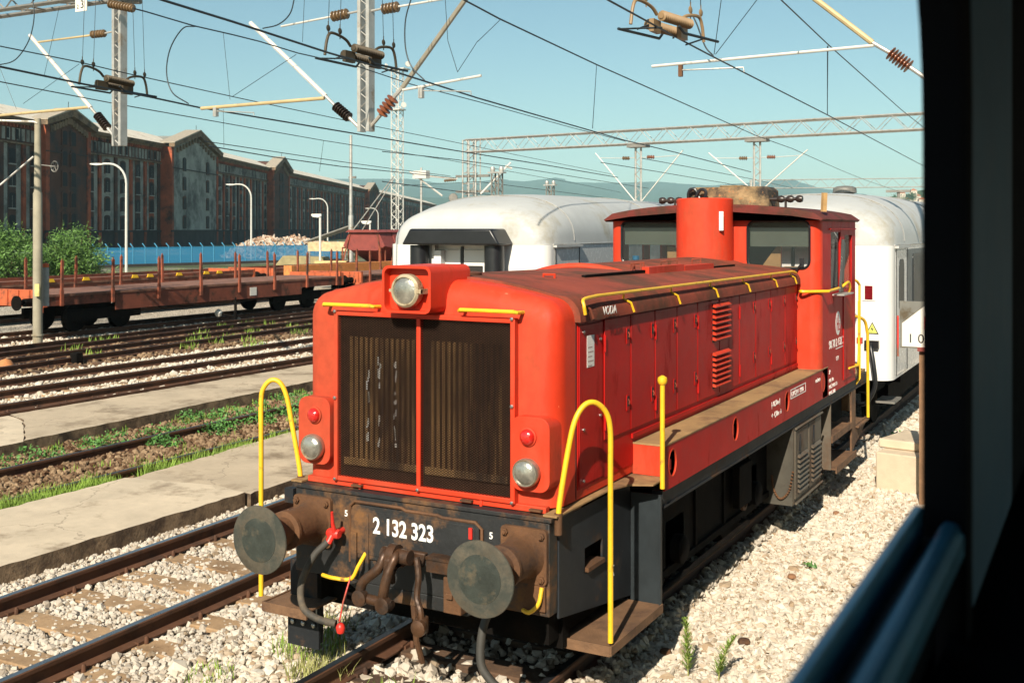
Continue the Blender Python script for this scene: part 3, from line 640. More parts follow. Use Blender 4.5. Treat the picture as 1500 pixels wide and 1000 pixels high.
m = MB(); m.tube(spline([(-.30, CY0+.1, 3.46), (-.30, CY0+.08, 3.62), (-.22, CY0+.08, 3.66), (-.16, CY0+.08, 3.55), (-.10, CY0+.05, 3.50), (-.07, CY0+.05, 3.62), (-.14, CY0+.05, 3.65), (-.22, CY0+.05, 3.52)], 6), .02, 8); m.build('exhaust_pipe_loop', rubber, L_)
m = MB(); m.tube([(1.28, CY0+.3, 3.38), (1.29, CY0+.3, 3.60)], .035, 4); m.build('wooden_stick', wood, L_)
# wiper, work lamp, door rail, mirror arm
m = MB(); m.tube([(.86, CY0-.02, 2.47), (1.02, CY0-.03, 2.66), (1.10, CY0-.03, 2.78)], [.018, .014, .01], 8); m.box(1.08, 1.13, CY0-.035, CY0-.02, 2.74, 2.84); m.tube([(.84, CY0-.015, 2.44), (.91, CY0-.03, 2.56)], .022, 8); m.build('wiper', rubber, L_)
m = MB(); m.lathe([(.05, 0), (.06, .03), (.06, .10), (.045, .12)], (.86, CY0-.08, 1.70), (.4, -1, .1), 16); m.build('deck_lamp', rust, L_)
m = MB(); m.lathe([(.05, .0), (.035, .02), (.004, .03)], (.905, CY0-.20, 1.715), (.4, -1, .1), 16); m.build('lamp_lens', reflect, L_)
m = MB(); m.tube(spline([(1.10, CY0-.0, 2.46), (1.10, CY0-.08, 2.46), (1.16, CY0-.09, 2.46), (1.38, CY0+.1, 2.46)], 4)+[Vector((1.38, 7.62, 2.47))], .017, 8); m.build('cab_handrail', yellow, L_)
m = MB(); m.tube(spline([(1.33, 7.95, 2.45), (1.38, 7.95, 2.50), (1.40, 8.1, 2.52), (1.39, 8.2, 2.42), (1.34, 8.2, 2.36)], 5), .016, 8); m.build('door_grab', yellow, L_)
m = MB(); m.box(1.32, 1.46, 7.55, 8.1, 2.385, 2.40); m.build('armrest', galv, L_)
m = MB(); m.prism([(7.85, 2.41), (7.98, 2.41), (8.1, 3.0), (8.02, 3.05)], 1.33, 1.36, 'x'); m.build('wind_deflector', rubber, L_)
m = MB(); m.tube(spline([(1.33, 8.86, 1.42), (1.37, 8.80, 1.42), (1.38, 8.80, 1.6)], 4)+[Vector((1.38, 8.80, 2.25))], .015, 8); m.tube([(1.33, 8.45, 1.42), (1.37, 8.80, 1.42)], .013, 8); m.build('door_handrail', yellow, L_)
m = MB(); m.tube(spline([(1.20, 8.95, 2.50), (1.28, 9.1, 2.50), (1.31, 9.2, 2.44)], 4)+[Vector((1.31, 9.2, 1.2)), Vector((1.28, 9.1, 1.14))], .017, 8); m.build('rear_handrail', yellow, L_)
m = MB(); m.box(1.28, 1.345, 9.16, 9.24, 1.66, 1.74); m.build('rear_box', redtap, L_)
m = MB(); m.tube(spline([(1.05, 8.98, 1.98), (1.2, 9.2, 2.02), (1.31, 9.5, 1.95), (1.335, 9.62, 1.75)], 5)+[Vector((1.335, 9.65, .62))], .020, 10); m.build('rear_hoop_handrail', yellow, L_)
# emblem and numbers on the cab side
m = MB(); m.prism([(7.90+.13*math.cos(R(t)), 2.03+.145*math.sin(R(t))) for t in range(0, 360, 12)], 1.3105, 1.312, 'x'); em = m.build('emblem', white, L_)
m = MB()
m.box(1.3125, 1.3135, 7.83, 7.855, 1.94, 2.10); m.box(1.3125, 1.3135, 7.90, 7.925, 1.94, 2.13); m.box(1.3126, 1.3134, 7.855, 7.90, 2.01, 2.035)
m.prism([(7.945, 2.03), (7.985, 2.03), (7.985, 2.01), (7.96, 1.96), (7.99, 1.96), (7.99, 1.94), (7.935, 1.94), (7.935, 1.955), (7.96, 2.01), (7.945, 2.01)], 1.3125, 1.3135, 'x'); m.box(1.3125, 1.3134, 7.95, 7.98, 2.045, 2.055)
m.build('emblem_letters', redshade, em)
text('98 78 2 132 323-3', .135, (1.3112, 7.42, 1.755), '+x', white, L_, sx=1.08, off=.002)
m = MB(); m.box(1.311, 1.3122, 7.78, 8.42, 1.72, 1.732); m.build('underline', white, L_)
text('C-M', .075, (1.3112, 7.80, 1.58), '+x', white, L_); text('2P', .07, (1.3112, 7.42, 1.46), '+x', white, L_)
for k, t_ in enumerate(('MAS. 40 t', 'KOČ. MASA 37 t', 'REVIZ. 21.08.')): text(t_, .062, (1.3112, 7.42, 1.36-.075*k), '+x', white, L_)
# ---- underframe, wheels
m = MB()
for s in (-1, 1): m.box(*sorted((s*.93, s*.97)), .75, 9.7, .42, 1.09)
m.box(-.95, .95, .8, 9.7, .90, 1.08); m.build('frame', under, L_)
m = MB(); m.box(1.005, 1.02, 1.96, 5.79, .36, 1.08); m.box(1.02, 1.05, 1.97, 5.78, .34, .40)
for q in (2.7, 3.5, 4.3, 5.1): m.box(1.02, 1.04, q-.03, q+.03, .40, 1.08)
m.build('side_frame_panel', under, L_)
for yy in (3.0, 5.2, 7.4):
    for s in (-1, 1):
        m = MB(); m.lathe([(.53, 0), (.50, .03), (.50, .12), (.44, .125), (.40, .10), (.2, .10), (.12, .14)], (s*.69, yy, .50), (s, 0, 0), 40); wh = m.build('wheel', under, L_)
        m = MB(); m.lathe([(.11, 0), (.12, .05), (.12, .13), (.09, .15)], (s*.97, yy, .50), (s, 0, 0), 20); m.box(*sorted((s*.97, s*1.02)), yy-.22, yy+.22, .30, .76); m.build('axle_box', under, wh)
m = MB(); m.tube([(1.08, 2.0, .98), (1.08, 5.7, .98)], .025, 8); m.tube([(1.08, 2.4, .28), (1.08, 4.9, .28)], .025, 8); m.box(1.052, 1.12, 4.5, 4.9, .50, .90); m.build('piping', under, L_)
m = MB(); m.lathe([(.09, 0), (.09, .03), (.06, .035), (.06, .02)], (1.07, 4.75, .52), (1, 0, 0), 20); m.lathe([(.08, 0), (.08, .03), (.055, .035), (.05, .02)], (1.07, 3.0, .50), (1, 0, 0), 20); m.build('axle_cover', rust, L_)
# battery box with louvred doors
m = MB(); m.box(.97, 1.295, 5.82, 7.06, .26, 1.08); bx = m.build('battery_box', greybox, L_, bev=.006)
m = MB(); m.box(.97, 1.29, 5.80, 5.818, .26, 1.08); m.build('box_end', mat('box_end_grey', (.065, .058, .045), .7, var=.25, dirt=(.04, .025, .015), damt=.3), bx)
for y0, y1 in ((5.86, 6.42), (6.46, 7.02)):
    m = MB(); m.box(1.296, 1.31, y0, y1, .32, 1.04); d_ = m.build('box_door', greybox, bx, bev=.004)
    louvre(y0+.08, y1-.08, .36, .78, 8, 1.311, d_, greybox, .03)
    m = MB(); m.tube([(1.33, y0+.1, .82), (1.335, y0+.11, 1.0)], .01, 6); m.build('box_latch', black, d_)
m = MB(); m.tube([(1.32, 5.84, .28), (1.32, 7.04, .28)], .012, 6); m.tube([(1.32, 5.84, 1.07), (1.32, 7.04, 1.07)], .012, 6); m.build('box_rod', greybox, bx)
m = MB()
pc = spline([(1.30, 5.79, .62), (1.26, 5.78, .42), (1.17, 5.78, .33), (1.10, 5.78, .42), (1.08, 5.78, .56)], 6)
for k, p in enumerate(pc): m.lathe([(.006, -.012), (.015, 0), (.006, .012)], p, (0, 0, 1) if k % 2 else (1, 0, 0), 8)
m.build('safety_chain', rust, bx)
# rear steps under the cab
m = MB(); m.prism([(.97, 1.08), (1.30, 1.08), (1.30, .30), (1.0, .30)], 7.56, 7.58, 'y'); m.build('step_front_plate', greybox, L_)
for z, o in ((.30, .05), (.66, .0)):
    m = MB(); m.box(1.0, 1.30+o, 7.585, 8.75, z, z+.02); m.box(1.30+o, 1.315+o, 7.585, 8.75, z-.04, z+.04); m.build('step_tread', stepm, L_)
m = MB(); m.box(1.0, 1.01, 7.59, 8.75, .32, .66); m.build('step_riser', under, L_)
m = MB(); m.prism([(8.75, 1.08), (9.0, 1.08), (9.0, .62), (9.72, .62), (9.72, .56), (8.75, .30)], 1.28, 1.30, 'x'); m.box(1.0, 1.34, 9.0, 9.72, .58, .60); m.build('rear_step', stepm, L_)
m = MB(); m.box(-1.25, 1.25, 8.95, 9.9, 1.215, 1.25); m.box(-1.05, 1.05, 9.8, 9.9, .66, 1.214); m.build('rear_platform', deckm, L_)
for s in (-1, 1):
    m = MB(); m.lathe([(.13, 0), (.13, .3), (.09, .31), (.09, .52), (.22, .54), (.22, .59)], (s*.875, 9.9, 1.05), (0, 1, 0), 24); m.build('rear_buffer', rust, L_)
# ================================================================== GROUND AND SKY-LINE
def groundmat():
    m = bpy.data.materials.new('yard_ground'); m.use_nodes = True
    n = m.node_tree.nodes; L = m.node_tree.links; p = n['Principled BSDF']; p.inputs['Roughness'].default_value = .95; p.inputs['Specular IOR Level'].default_value = .2
    g = n.new('ShaderNodeNewGeometry'); s = n.new('ShaderNodeSeparateXYZ'); L.new(g.outputs['Position'], s.inputs[0])
    def noise(sc_, det=8, rg=.6):
        t = n.new('ShaderNodeTexNoise'); t.inputs['Scale'].default_value = sc_; t.inputs['Detail'].default_value = det; t.inputs['Roughness'].default_value = rg
        L.new(g.outputs['Position'], t.inputs['Vector']); return t.outputs['Fac']
    def mr(f, a, b, c=0., d=1.):
        r = n.new('ShaderNodeMapRange'); 
        for i, q in enumerate((a, b, c, d)): r.inputs[i+1].default_value = q
        L.new(f, r.inputs[0]); return r.outputs[0]
    def mix(f, a, b):
        x = n.new('ShaderNodeMix'); x.data_type = 'RGBA'; L.new(f, x.inputs['Factor'])
        for k, q in (('A', a), ('B', b)):
            if isinstance(q, tuple): x.inputs[k].default_value = (*q, 1)
            else: L.new(q, x.inputs[k])
        return x.outputs['Result']
    def mth(op, a, b):
        x = n.new('ShaderNodeMath'); x.operation = op
        for i, q in enumerate((a, b)):
            if isinstance(q, (int, float)): x.inputs[i].default_value = q
            else: L.new(q, x.inputs[i])
        return x.outputs[0]
    v = n.new('ShaderNodeTexVoronoi'); v.inputs['Scale'].default_value = 19; L.new(g.outputs['Position'], v.inputs['Vector'])
    sv = n.new('ShaderNodeSeparateColor'); L.new(v.outputs['Color'], sv.inputs[0])
    base = mix(sv.outputs[0], (.46, .40, .32), (.74, .67, .56)); base = mix(mr(noise(.7), .45, .8), base, (.52, .44, .33))
    base = mix(mr(v.outputs['Distance'], .45, .75), base, (.10, .08, .06))
    # brown oily bands along two of the tracks, a darker band along the locomotive's
    xs = mth('ADD', s.outputs['X'], mth('MULTIPLY', noise(.9), 1.4))
    xs2 = mth('ADD', xs, mth('MULTIPLY', s.outputs['Y'], .09))
    def band(x, a, b, soft=.5): return mth('MULTIPLY', mr(x, a-soft, a), mr(x, b, b+soft, 1., 0.))
    br = mix(noise(3), (.10, .06, .032), (.24, .16, .09))
    base = mix(band(xs, -8.4, -5.9), base, br)
    base = mix(band(xs2, -19.6, -15.6), base, mix(noise(3), (.07, .045, .03), (.16, .10, .06)))
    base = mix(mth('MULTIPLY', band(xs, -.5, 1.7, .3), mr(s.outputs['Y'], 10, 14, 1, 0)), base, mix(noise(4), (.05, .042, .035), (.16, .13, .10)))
    far = mr(s.outputs['X'], -60, -34, 1, 0); base = mix(mth('MULTIPLY', far, mr(noise(.05), .3, .5)), base, (.07, .085, .04))
    L.new(base, p.inputs['Base Color'])
    b = n.new('ShaderNodeBump'); b.inputs['Strength'].default_value = .9; b.inputs['Distance'].default_value = .03
    L.new(mth('ADD', mth('MULTIPLY', v.outputs['Distance'], -1.), mth('MULTIPLY', noise(40), .4)), b.inputs['Height']); L.new(b.outputs[0], p.inputs['Normal'])
    return m
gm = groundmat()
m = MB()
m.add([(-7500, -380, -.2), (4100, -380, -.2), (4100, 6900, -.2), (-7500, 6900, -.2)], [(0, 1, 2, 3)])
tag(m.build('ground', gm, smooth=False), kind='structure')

# hills: ridge lines with real distance
def hills(name, pts, d, depth, m_, n=90, rough=.05, base=-20):
    """pts: photo pixels of the ridge (x, y)"""
    mb = MB(); rows = 7; N = n; xs = np.linspace(pts[0][0], pts[-1][0], N)
    ys = np.interp(xs, [p[0] for p in pts], [p[1] for p in pts]); V = []
    for i in range(N):
        top = atd(xs[i], ys[i], d); h = top.z
        for j in range(rows):
            t = j/(rows-1); dd = d-depth*(1-t); q = atd(xs[i], HOR, dd)
            V.append((q.x+rnd.uniform(-1, 1)*d*.003, q.y, base+(h-base)*(t**.8)*(1+rough*rnd.uniform(-1, 1)*(0 < j < rows-1))))
        q = atd(xs[i], HOR, d+depth*.6); V.append((q.x, q.y, base))
    F = []
    for i in range(N-1):
        for j in range(rows): a = i*(rows+1)+j; F.append((a, a+rows+1, a+rows+2, a+1))
    mb.add(V, F); return tag(mb.build(name, m_, ang=180), kind='structure')
hills('hills', [(300, 268), (450, 262), (560, 262), (600, 262), (640, 268), (690, 268), (730, 262), (765, 266), (800, 262), (815, 260), (840, 267), (900, 268), (960, 266), (1040, 272), (1120, 266), (1160, 262), (1200, 275), (1300, 290), (1400, 300), (1600, 310)], 6500, 2600, hillm, 160)
hills('hills', [(200, 290), (450, 283), (560, 285), (640, 290), (700, 288), (800, 292), (950, 296), (1100, 300), (1200, 300), (1500, 312)], 4300, 1500, hillm, 120)
hills('hills', [(1215, 314), (1262, 303), (1290, 294), (1320, 287), (1345, 280), (1400, 268), (1500, 256)], 1900, 900, townhill, 60, base=-2)

# ================================================================== TRACKS
RAILSEC = [(-.075, -.15), (.075, -.15), (.075, -.138), (.012, -.12), (.009, -.045), (.034, -.035), (.036, -.006), (.028, 0), (-.028, 0), (-.036, -.006), (-.034, -.035), (-.009, -.045), (-.012, -.12), (-.075, -.138)]
def sweep(mb, pts, sec, dz=0.):
    P = [Vector((x, y, 0)) for x, y in pts]; secs = []
    for i, p in enumerate(P):
        t = (P[min(i+1, len(P)-1)]-P[max(0, i-1)]).normalized(); nrm = Vector((t.y, -t.x, 0))
        secs.append([tuple(p+nrm*a+Vector((0, 0, b+dz))) for a, b in sec])
    mb.loft(secs)
def rail(parent, pts, shiny=True, dz=0.):
    m = MB(); sweep(m, pts, RAILSEC, dz); r = m.build('rail', railrust, parent, ang=30)
    m = MB(); sweep(m, pts, [(-.027, .0005), (.027, .0005), (.027, .0025), (-.027, .0025)], dz); m.build('running_face', railtop if shiny else railtopdull, r); return r
def track(label, c, y0, y1, sl, rails=(-.7525, .7525), shiny=True, y_s=None, slm=None, dz=0., slen=2.5, extra=()):
    """c(y): centre x"""
    o = thing('railway_track', label, 'railway track', (c(y0), y0, -.2))
    ys = list(np.linspace(y0, min(y1, 40), 24))+list(np.linspace(min(y1, 40)+5, y1, 6) if y1 > 45 else [])
    for r in rails: rail(o, [(c(y)+r, y) for y in ys], shiny, dz)
    for fn in extra: rail(o, [(fn(y), y) for y in ys if fn(y) is not None], shiny, dz)
    if sl:
        y = (y_s or y0)+.2; k = 0
        while y < sl and k < 90:
            dx = (c(y+.5)-c(y-.5)); M = Matrix.Translation((c(y), y, dz)) @ Matrix.Rotation(-math.atan(dx)+rnd.uniform(-.015, .015), 4, 'Z')
            m = MB(); h = slen/2
            m.prism([(-h, -.30), (-h, -.17), (-h+.1, -.152), (h-.1, -.152), (h, -.17), (h, -.30)], -.13, .13, 'y', M)
            s = m.build('sleeper', slm or sleeperm, o, bev=.01)
            if y < 12 and (y > -3):
                for r in rails:
                    for e in (-1, 1):
                        m = MB(); m.box(r+e*.06-.03, r+e*.06+.03, -.07, .07, -.155, -.125, M); m.lathe([(.018, 0), (.018, .045), (.01, .06)], (r+e*.105, 0, -.15), (0, 0, 1), 8, M); m.build('rail_clip', railrust, s)
            y += .62; k += 1
    return o
cA = lambda y: -3.40-.035*y if y < 8 else -3.68-.035*(y-8)-.0016*(y-8)**2 if y < 40 else -6.44-.14*(y-40)
cO = lambda y: 0.
track('rusty track under the red locomotive with overgrown timber sleepers', cO, -3, 42, 12, shiny=False, slm=woodsleeper, y_s=-3, slen=1.75)
track('shiny pair of rails on tan concrete sleepers left of the locomotive', cA, -4, 70, 14)
cB = lambda y: -7.98-.012*y
track('weedy track with dark rails between the two concrete slabs', cB, -2, 60, None, shiny=False, dz=-.03)
cC = lambda y: -14.12+.014*(y-10)
track('three rail track on pale ballast beyond the far concrete slab', cC, 2, 75, 22, shiny=False, extra=(lambda y: -16.24,), slen=2.4, y_s=4)
cD = lambda y: -20.2-.075*(y-14)
track('dark turnout with four rails in brown ballast beside the wagons', cD, 4, 75, 40, rails=(-1.75, -.72, .55, 1.75), shiny=False, slm=woodsleeper, slen=4.6, y_s=8)
cE = lambda y: -24.75-.02*(y-16)
track('rails carrying the flat wagons with upright stakes', cE, 6, 80, None, shiny=False)
cF = lambda y: -30.6-.03*(y-16)
track('farther rails carrying the wagons with yellow fittings', cF, 6, 110, None, shiny=False)
# slabs between the tracks
def slab(name, label, poly, top, m_, seed=0):
    rr = random.Random(seed); P = []
    for i in range(len(poly)):
        a = Vector(poly[i]); b = Vector(poly[(i+1) % len(poly)]); n = max(1, int((b-a).length/.16)); n = min(n, 260)
        for k in range(n): q = a.lerp(b, k/n); P.append((q.x+rr.uniform(-1, 1)*.022, q.y+rr.uniform(-1, 1)*.022))
    m = MB(); m.prism(P, -.26, top, 'z'); o = m.build(name, m_, ang=30)
    o.data.materials.append(mat('slab_edge_brown', (.20, .14, .085), .95, var=.35, scale=6, dirt=(.07, .045, .028), damt=.45, dscale=4, bump=1., bscale=30))  # darker, rougher brown for the side faces
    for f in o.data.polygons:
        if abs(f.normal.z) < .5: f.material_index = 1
    return tag(o, label, kind='structure')
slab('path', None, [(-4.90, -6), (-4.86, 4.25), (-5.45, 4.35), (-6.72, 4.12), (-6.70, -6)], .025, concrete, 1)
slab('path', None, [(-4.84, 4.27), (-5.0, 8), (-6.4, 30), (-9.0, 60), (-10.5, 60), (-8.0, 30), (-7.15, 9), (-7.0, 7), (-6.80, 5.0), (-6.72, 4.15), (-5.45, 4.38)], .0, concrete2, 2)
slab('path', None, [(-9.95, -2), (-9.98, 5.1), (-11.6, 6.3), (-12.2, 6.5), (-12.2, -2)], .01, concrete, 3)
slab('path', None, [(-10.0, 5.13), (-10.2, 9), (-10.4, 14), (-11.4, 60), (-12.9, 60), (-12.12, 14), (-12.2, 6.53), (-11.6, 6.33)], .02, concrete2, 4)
m = MB(); m.box(-12.27, -12.23, -2, 60, -.25, .06); tag(m.build('kerb', railrust), kind='structure')

# ================================================================== STONES (geometry, merged)
def ico():
    t = (1+5**.5)/2; v = np.array([(-1, t, 0), (1, t, 0), (-1, -t, 0), (1, -t, 0), (0, -1, t), (0, 1, t), (0, -1, -t), (0, 1, -t), (t, 0, -1), (t, 0, 1), (-t, 0, -1), (-t, 0, 1)], float); v /= np.linalg.norm(v[0])
    f = np.array([(0, 11, 5), (0, 5, 1), (0, 1, 7), (0, 7, 10), (0, 10, 11), (1, 5, 9), (5, 11, 4), (11, 10, 2), (10, 7, 6), (7, 1, 8), (3, 9, 4), (3, 4, 2), (3, 2, 6), (3, 6, 8), (3, 8, 9), (4, 9, 5), (2, 4, 11), (6, 2, 10), (8, 6, 7), (9, 8, 1)])
    return v, f
def stonemat(name, c0, c1, c2):
    m = bpy.data.materials.new(name); m.use_nodes = True; n = m.node_tree.nodes; L = m.node_tree.links; p = n['Principled BSDF']
    p.inputs['Roughness'].default_value = .9; p.inputs['Specular IOR Level'].default_value = .25
    a = n.new('ShaderNodeAttribute'); a.attribute_name = 'tone'; r = n.new('ShaderNodeValToRGB'); L.new(a.outputs['Fac'], r.inputs[0])
    r.color_ramp.elements[0].color = (*c0, 1); r.color_ramp.elements[1].color = (*c2, 1); e = r.color_ramp.elements.new(.22); e.color = (*c1, 1); e = r.color_ramp.elements.new(.04); e.color = (c0[0]*.9, c0[1]*.8, c0[2]*.7, 1)
    t = n.new('ShaderNodeTexNoise'); t.inputs['Scale'].default_value = 30; t.inputs['Detail'].default_value = 6
    g = n.new('ShaderNodeNewGeometry'); L.new(g.outputs['Position'], t.inputs['Vector'])
    x = n.new('ShaderNodeMix'); x.data_type = 'RGBA'; x.blend_type = 'MULTIPLY'; x.inputs['B'].default_value = (.72, .68, .62, 1); L.new(t.outputs['Fac'], x.inputs['Factor']); L.new(r.outputs[0], x.inputs['A'])
    L.new(x.outputs['Result'], p.inputs['Base Color'])
    b = n.new('ShaderNodeBump'); b.inputs['Strength'].default_value = .4; b.inputs['Distance'].default_value = .004; L.new(t.outputs['Fac'], b.inputs['Height']); L.new(b.outputs[0], p.inputs['Normal'])
    return m
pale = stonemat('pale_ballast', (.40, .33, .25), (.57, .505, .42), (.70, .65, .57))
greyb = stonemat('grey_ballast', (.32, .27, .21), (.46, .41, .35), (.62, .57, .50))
brownb = stonemat('brown_ballast', (.08, .042, .022), (.15, .09, .05), (.34, .24, .15))
def stones(name, label, regions, size, dens, m_, seed, z0=-.185, zr=.03, flat=.7, mask=None):
    rs = np.random.RandomState(seed); V0, F0 = ico(); variants = []
    for k in range(14):
        v = V0*(1+rs.uniform(-.32, .22, (12, 1)))*np.array([1, rs.uniform(.65, 1), rs.uniform(.5, .85)*flat/.7]); variants.append(v)
    variants = np.array(variants); C = []
    for (x0, x1, y0, y1) in regions:
        n = int((x1-x0)*(y1-y0)*dens); xy = rs.uniform(0, 1, (n, 2))*[x1-x0, y1-y0]+[x0, y0]; C.append(xy)
    C = np.concatenate(C)
    if mask is not None: C = C[mask(C, rs)]
    N = len(C); idx = rs.randint(0, 14, N); s = size*rs.lognormal(0, .30, N); v = variants[idx]*s[:, None, None]
    q = rs.normal(size=(N, 4)); q[:, 1:3] *= .35; q /= np.linalg.norm(q, axis=1)[:, None]; w_, x, y, z = q.T
    Rm = np.stack([1-2*(y*y+z*z), 2*(x*y-z*w_), 2*(x*z+y*w_), 2*(x*y+z*w_), 1-2*(x*x+z*z), 2*(y*z-x*w_), 2*(x*z-y*w_), 2*(y*z+x*w_), 1-2*(x*x+y*y)], 1).reshape(N, 3, 3)
    v = np.einsum('nij,nkj->nki', Rm, v); c = np.zeros((N, 3)); c[:, :2] = C; c[:, 2] = z0+rs.uniform(0, 1, N)*zr; v += c[:, None, :]
    f = (F0[None]+(np.arange(N)*12)[:, None, None]).reshape(-1, 3); v = v.reshape(-1, 3)
    me = bpy.data.meshes.new(name); me.vertices.add(len(v)); me.vertices.foreach_set('co', v.astype('f').ravel())
    me.loops.add(len(f)*3); me.loops.foreach_set('vertex_index', f.astype('i').ravel()); me.polygons.add(len(f)); me.polygons.foreach_set('loop_start', np.arange(0, len(f)*3, 3, dtype='i'))
    at_ = me.attributes.new('tone', 'FLOAT', 'POINT'); at_.data.foreach_set('value', np.repeat(rs.uniform(0, 1, N), 12).astype('f'))
    me.update(calc_edges=True); me.shade_flat(); me.materials.append(m_); o = bpy.data.objects.new(name, me); col.objects.link(o); return tag(o, label, 'gravel', kind='stuff')
def keep_off_sleepers(c, y0, lift=.17):
    def f(C, rs):
        u = (C[:, 1]-(y0+.2)) % .62; on = (u < lift) | (u > .62-lift); cx = np.array([c(y) for y in C[:, 1]]); dx = np.abs(C[:, 0]-cx)
        rail_ = np.abs(dx-.7525) < .085; return ~((on & (dx < 1.2) & (rs.uniform(0, 1, len(C)) > .30)) | rail_)
    return f
stones('ballast_stones', 'pale flat ballast stones in the sunlit strip right of the locomotive', [(.8, 3.7, -.8, 7), (.8, 3.3, 7, 13)], .033, 1750, pale, 1, -.200, .020, .40)
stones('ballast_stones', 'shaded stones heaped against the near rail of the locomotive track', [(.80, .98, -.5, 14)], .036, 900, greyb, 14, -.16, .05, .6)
stones('ballast_stones', 'larger pale stones along the right strip and beyond it', [(.8, 3.0, 13, 30), (-1, .8, -2, 1.2)], .044, 560, pale, 11, -.205, .03, .5)
stones('ballast_stones', 'grey ballast stones between the tan sleepers of the left track', [(-4.9, -1.95, -1.5, 6.5)], .026, 1900, greyb, 2, -.205, .05, .8, keep_off_sleepers(cA, -4))
stones('ballast_stones', 'ballast stones of the left track farther back', [(-5.6, -2.3, 6.5, 13)], .036, 620, greyb, 12, -.20, .05, .8, keep_off_sleepers(cA, -4))
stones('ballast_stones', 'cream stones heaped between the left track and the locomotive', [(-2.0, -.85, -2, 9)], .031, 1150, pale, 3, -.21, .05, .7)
stones('ballast_stones', 'dirty brown stones around the weedy track', [(-10.1, -7.15, 0, 14)], .036, 420, brownb, 4, -.20, .05, .8)
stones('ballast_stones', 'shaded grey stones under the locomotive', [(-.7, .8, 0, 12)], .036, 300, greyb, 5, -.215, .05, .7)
def offr(xs):
    return lambda C, rs: np.all([np.abs(C[:, 0]-x) > .09 for x in xs], axis=0)
stones('ballast_stones', 'white stones around the three rail track', [(-17.6, -12.3, 5, 22)], .042, 190, pale, 6, -.21, .06, .8, offr((-13.37, -14.87, -16.24)))
stones('ballast_stones', 'scattered stones beside the wagons', [(-25.5, -22.3, 12, 34)], .05, 90, pale, 7, -.21, .05, .8)
stones('ballast_stones', 'brown stones among the turnout rails', [(-22.5, -17.8, 8, 30)], .05, 80, brownb, 8, -.21, .06, .8)

# ================================================================== GRASS AND WEEDS
def blades(mb, cx, cy, r, n, h, rr, lean=.5, w_=.006, z=-.17):
    for _ in range(n):
        a = rr.uniform(0, 2*PI); d = r*math.sqrt(rr.random()); x, y = cx+d*math.cos(a), cy+d*math.sin(a); hh = h*rr.uniform(.4, 1.1); b = rr.uniform(0, 2*PI); l = rr.uniform(.1, 1)*lean*hh
        ex, ey = l*math.cos(b), l*math.sin(b); px, py = -math.sin(b)*w_, math.cos(b)*w_
        mb.add([(x-px, y-py, z), (x+px, y+py, z), (x+ex*.4+px*.8, y+ey*.4+py*.8, z+hh*.6), (x+ex*.4-px*.8, y+ey*.4-py*.8, z+hh*.6), (x+ex, y+ey, z+hh)], [(0, 1, 2, 3), (3, 2, 4)])
def leaves(mb, cx, cy, r, n, h, rr, s=.02, z=-.19):
    for _ in range(n):
        a = rr.uniform(0, 2*PI); d = r*math.sqrt(rr.random()); x, y = cx+d*math.cos(a), cy+d*math.sin(a); zz = z+h*rr.random()**.7*(1-.5*(d/r)**2)
        u = Vector((rr.uniform(-1, 1), rr.uniform(-1, 1), rr.uniform(-.3, .9))).normalized(); v = u.cross(Vector((rr.uniform(-1, 1), rr.uniform(-1, 1), 1))).normalized(); c = Vector((x, y, zz)); q = s*rr.uniform(.6, 1.3)
        mb.add([c-u*q, c-v*q*.5, c+u*q, c+v*q*.5], [(0, 1, 2, 3)])
rr = random.Random(3)
g1 = MB(); g2 = MB(); g3 = MB()
for _ in range(560):      # green verge beside the near slab
    y = rr.uniform(0, 11); x = -6.85-abs(rr.gauss(0, .20))-max(0, (y-4.0))*.02
    if math.sin(y*2.3)+math.sin(y*5.1+1) < -.35+rr.gauss(0, .5) or (y > 4.5 and rr.random() < .35): continue
    blades(g1, x, y, .14, 30, .22, rr, .7, .006)
for _ in range(85):
    y = rr.uniform(4, 13.5); x = rr.choice((-9.9, -9.5, -9.3, -9.75))+rr.gauss(0, .22)
    if rr.random() < .5: leaves(g2, x, y, .22, 80, .20, rr, .03)
    else: leaves(g2, x, y, .12, 40, .12, rr, .024); blades(g1, x, y, .15, 14, .14, rr)
for _ in range(16): leaves(g2, rr.uniform(-8.9, -8.4), rr.uniform(6.3, 10), .2, 90, .24, rr, .03)
for _ in range(40): blades(g1, rr.uniform(-8.5, -7.0), rr.uniform(2, 11), .12, 14, .12, rr)
for (x, y, r, n, h) in ((-1.35, 1.15, .3, 170, .16), (-1.5, 1.6, .22, 80, .14), (-.95, .75, .25, 160, .18), (-.25, -.15, .4, 300, .20), (.25, .1, .25, 120, .16), (-.5, -.45, .35, 240, .2), (.55, .35, .2, 60, .16), (-1.65, .35, .2, 60, .1), (-.2, .55, .2, 60, .22), (-1.1, -.1, .3, 160, .14)):
    blades(g1 if n % 40 else g3, x, y, r, n, h, rr, .8, .0045); blades(g3, x, y, r, n//2, h*.9, rr, .9, .004)
for _ in range(26): blades(g1, rr.uniform(-22.5, -16.8), rr.uniform(14, 24), .3, 30, .22, rr, .6, .01)
for _ in range(8): leaves(g2, rr.uniform(1.2, 2.2), rr.uniform(11.2, 13.4), .25, 80, .22, rr, .03)
leaves(g2, 1.62, 5.15, .07, 30, .12, rr, .028)
tag(g1.build('grass', grassm, smooth=False), 'short green grass along the slab edge and between the rails', 'grass', kind='stuff')
tag(g2.build('ground_cover', weedm, smooth=False), 'low leafy weeds growing beside the weedy track', 'weeds', kind='stuff')
tag(g3.build('dry_grass', drygrass, smooth=False), 'dry yellow grass around the rail in front of the locomotive', 'grass', kind='stuff')
